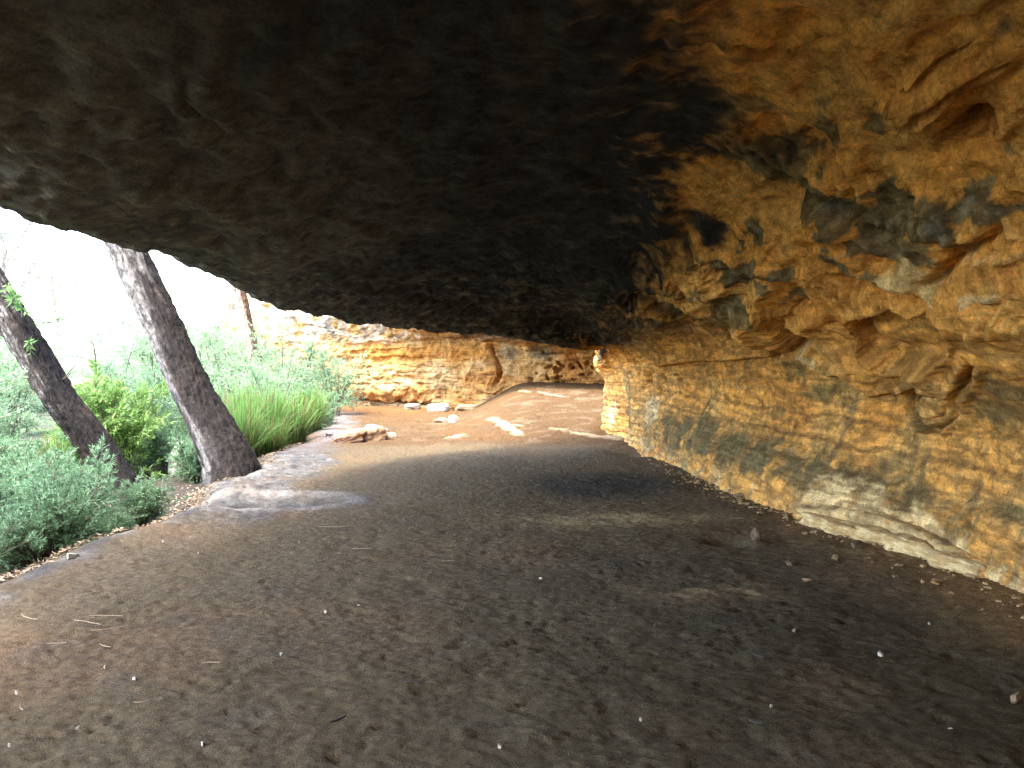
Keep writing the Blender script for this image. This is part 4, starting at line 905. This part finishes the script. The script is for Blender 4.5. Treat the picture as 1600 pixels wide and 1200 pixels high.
TW = [(-1.65,7.48,.34,.3,'long straw coloured twig left of centre'),(-1.25,6.62,.16,.2,'short twig just below the long straw one'),(-2.96,4.83,.17,-.5,'curved twig at the left edge of the dirt'),
      (-2.55,4.76,.20,-.3,'twig second from the left in the scattered group'),(-2.35,4.64,.20,.6,'pale twig lowest of the scattered group at left'),(-2.5,4.88,.20,.1,'upper twig of the scattered group at left'),
      (-2.13,4.77,.16,1.1,'bent twig at the right of the scattered group'),(-1.70,3.64,.08,.5,'short pale twig in the left foreground'),(-.76,3.46,.085,.9,'stubby dark stick in the foreground'),
      (-2.25,4.36,.10,-.5,'small twig below the scattered group'),(-2.23,3.58,.07,-.9,'tiny twig near the lower left corner'),(-.49,3.87,.13,.1,'thin dark twig near the middle foreground'),
      (1.31,4.21,.06,-.6,'small twig on the dark dirt right of centre'),(1.06,3.43,.06,-.5,'small twig low on the dark dirt'),(2.22,7.89,.14,.1,'twig on the dirt before the wall foot'),
      (-.5,6.21,.10,.3,'little twig in the middle of the dirt'),(-1.57,4.12,.09,.2,'little twig left of the middle foreground'),(-2.53,4.4,.1,.2,'little twig below the left group')]
for i,(x,y,L,rz,lb) in enumerate(TW):
    s = np.linspace(-1,1,9)[:,None]; p = np.concatenate([s*L*.5, (s**2)*L*(.25*rl.rand()-.08)+.01*np.sin(s*7+i)*L, s*0+.004],1)
    dk = 'dark' in lb; V,F = tube(p,(.006 if dk and L < .1 else .0032)*(1-.3*np.abs(s[:,0])),6)
    o = mesh_obj('twig',V,F,M_LITTER,None,np.broadcast_to((.05,.045,.04) if dk else (.27,.205,.135),V.shape))
    o.location = (x,y,gz(x,y)+.014); o.rotation_euler = (0,.04,rz); tag(o,lb,'twig','twigs scattered on the dirt')
# leaf litter along the open edge: past counting
def leaf_litter():
    n = 4200; y = 5+rl.rand(n)*10; x = edge_x(y)+.12*np.sin(y*1.7)-.05-np.abs(rl.normal(size=n))*.45
    z = ground_base(x,y)+.03; a = rl.rand(n)*6.283
    V,F = leaves(np.stack([x,y,z],1), np.stack([np.cos(a),np.sin(a),.25*rl.normal(size=n)],1), .05*(.6+.8*rl.rand(n)), .013, rl)
    c = shade_cols(rl,n,(.14,.095,.06),(.34,.27,.19),.3)
    o = mesh_obj('leaf_litter',V,F,M_LITTER,None,c,smooth=False); tag(o,'dry brown leaf litter along the grey edge of the floor','leaf litter',kind='stuff')
leaf_litter()

# crumbs shed by the wall, past counting
def crumbs():
    rng = np.random.RandomState(9); n = 420; P = Pile()
    t = rng.rand(n); y = 4.6+8.0*t; x = np.interp(y,[3.4,5.2,6.6,8,9.6,11.2,12.6],[3.45,3.28,3.2,2.9,2.64,2.5,2.38])-.05-np.abs(rng.normal(size=n))*.16
    for i in range(n):
        sz = .006+.02*rng.rand()**3
        q = rnd_dir(rng,8)*np.array([1,.8,.5]); q = np.array([[-1,-1,-1],[1,-1,-1],[1,1,-1],[-1,1,-1],[-1,-1,1],[1,-1,1],[1,1,1],[-1,1,1]])*np.array([1,.7,.4])+q*.45
        F = np.array([[0,3,2,1],[4,5,6,7],[0,1,5,4],[1,2,6,5],[2,3,7,6],[3,0,4,7]])
        a = rng.rand()*6.28; c, s_ = math.cos(a), math.sin(a); q = q@np.array([[c,s_,0],[-s_,c,0],[0,0,1]])
        P.add(q*sz+np.array([x[i],y[i],gz(x[i],y[i])+sz*.3]), F, np.array([.30,.20,.10])*(.5+.9*rng.rand()))
    o = P.build('rock_crumbs', M_STONE, None, False); tag(o,'crumbs and grit shed along the foot of the right wall','rubble',kind='stuff')
crumbs()

# ------------------------------------------------------------------ light, camera
SUN_EL, SUN_AZ = R(62), math.atan2(-.80,-.60)     # sun stands to the left and behind
sd = Vector((math.cos(SUN_AZ)*math.cos(SUN_EL), math.sin(SUN_AZ)*math.cos(SUN_EL), math.sin(SUN_EL)))
sl = bpy.data.lights.new('sun','SUN'); sl.energy = .8; sl.angle = R(10); sl.color = (1,.93,.82)
so = bpy.data.objects.new('sun',sl); C.objects.link(so); so.rotation_euler = sd.to_track_quat('Z','Y').to_euler(); so.location = (-8,-8,20)
w = bpy.data.worlds.new('World'); bpy.context.scene.world = w; w.use_nodes = True
nt = w.node_tree; bg = nt.nodes['Background']; sk = nt.nodes.new('ShaderNodeTexSky'); sk.sky_type = 'NISHITA'; sk.sun_disc = False
sk.sun_elevation = SUN_EL; sk.sun_rotation = math.atan2(sd.x, sd.y); sk.dust_density = 3.0; sk.air_density = 1.0
nt.links.new(sk.outputs[0], bg.inputs['Color']); bg.inputs['Strength'].default_value = .15

cam = bpy.data.cameras.new('camera'); cam.sensor_width = 36; cam.lens = 36*1250/1600; cam.clip_end = 2000; cam.clip_start = .05
co = bpy.data.objects.new('camera',cam); C.objects.link(co); co.location = (0,0,1.6); co.rotation_euler = (math.pi/2-math.atan(40/1250),0,0)
sc = bpy.context.scene; sc.camera = co
sc.render.engine = 'CYCLES'; cy = sc.cycles
cy.use_denoising = True; cy.denoising_input_passes = 'RGB_ALBEDO_NORMAL'; cy.denoising_prefilter = 'NONE'; cy.max_bounces = 14; cy.diffuse_bounces = 10; cy.glossy_bounces = 2; cy.transmission_bounces = 4
cy.caustics_reflective = False; cy.caustics_refractive = False; cy.sample_clamp_indirect = 8
vs = sc.view_settings; vs.view_transform = 'Standard'; vs.look = 'None'; vs.gamma = 1; vs.use_curve_mapping = False; vs.exposure = 3.98
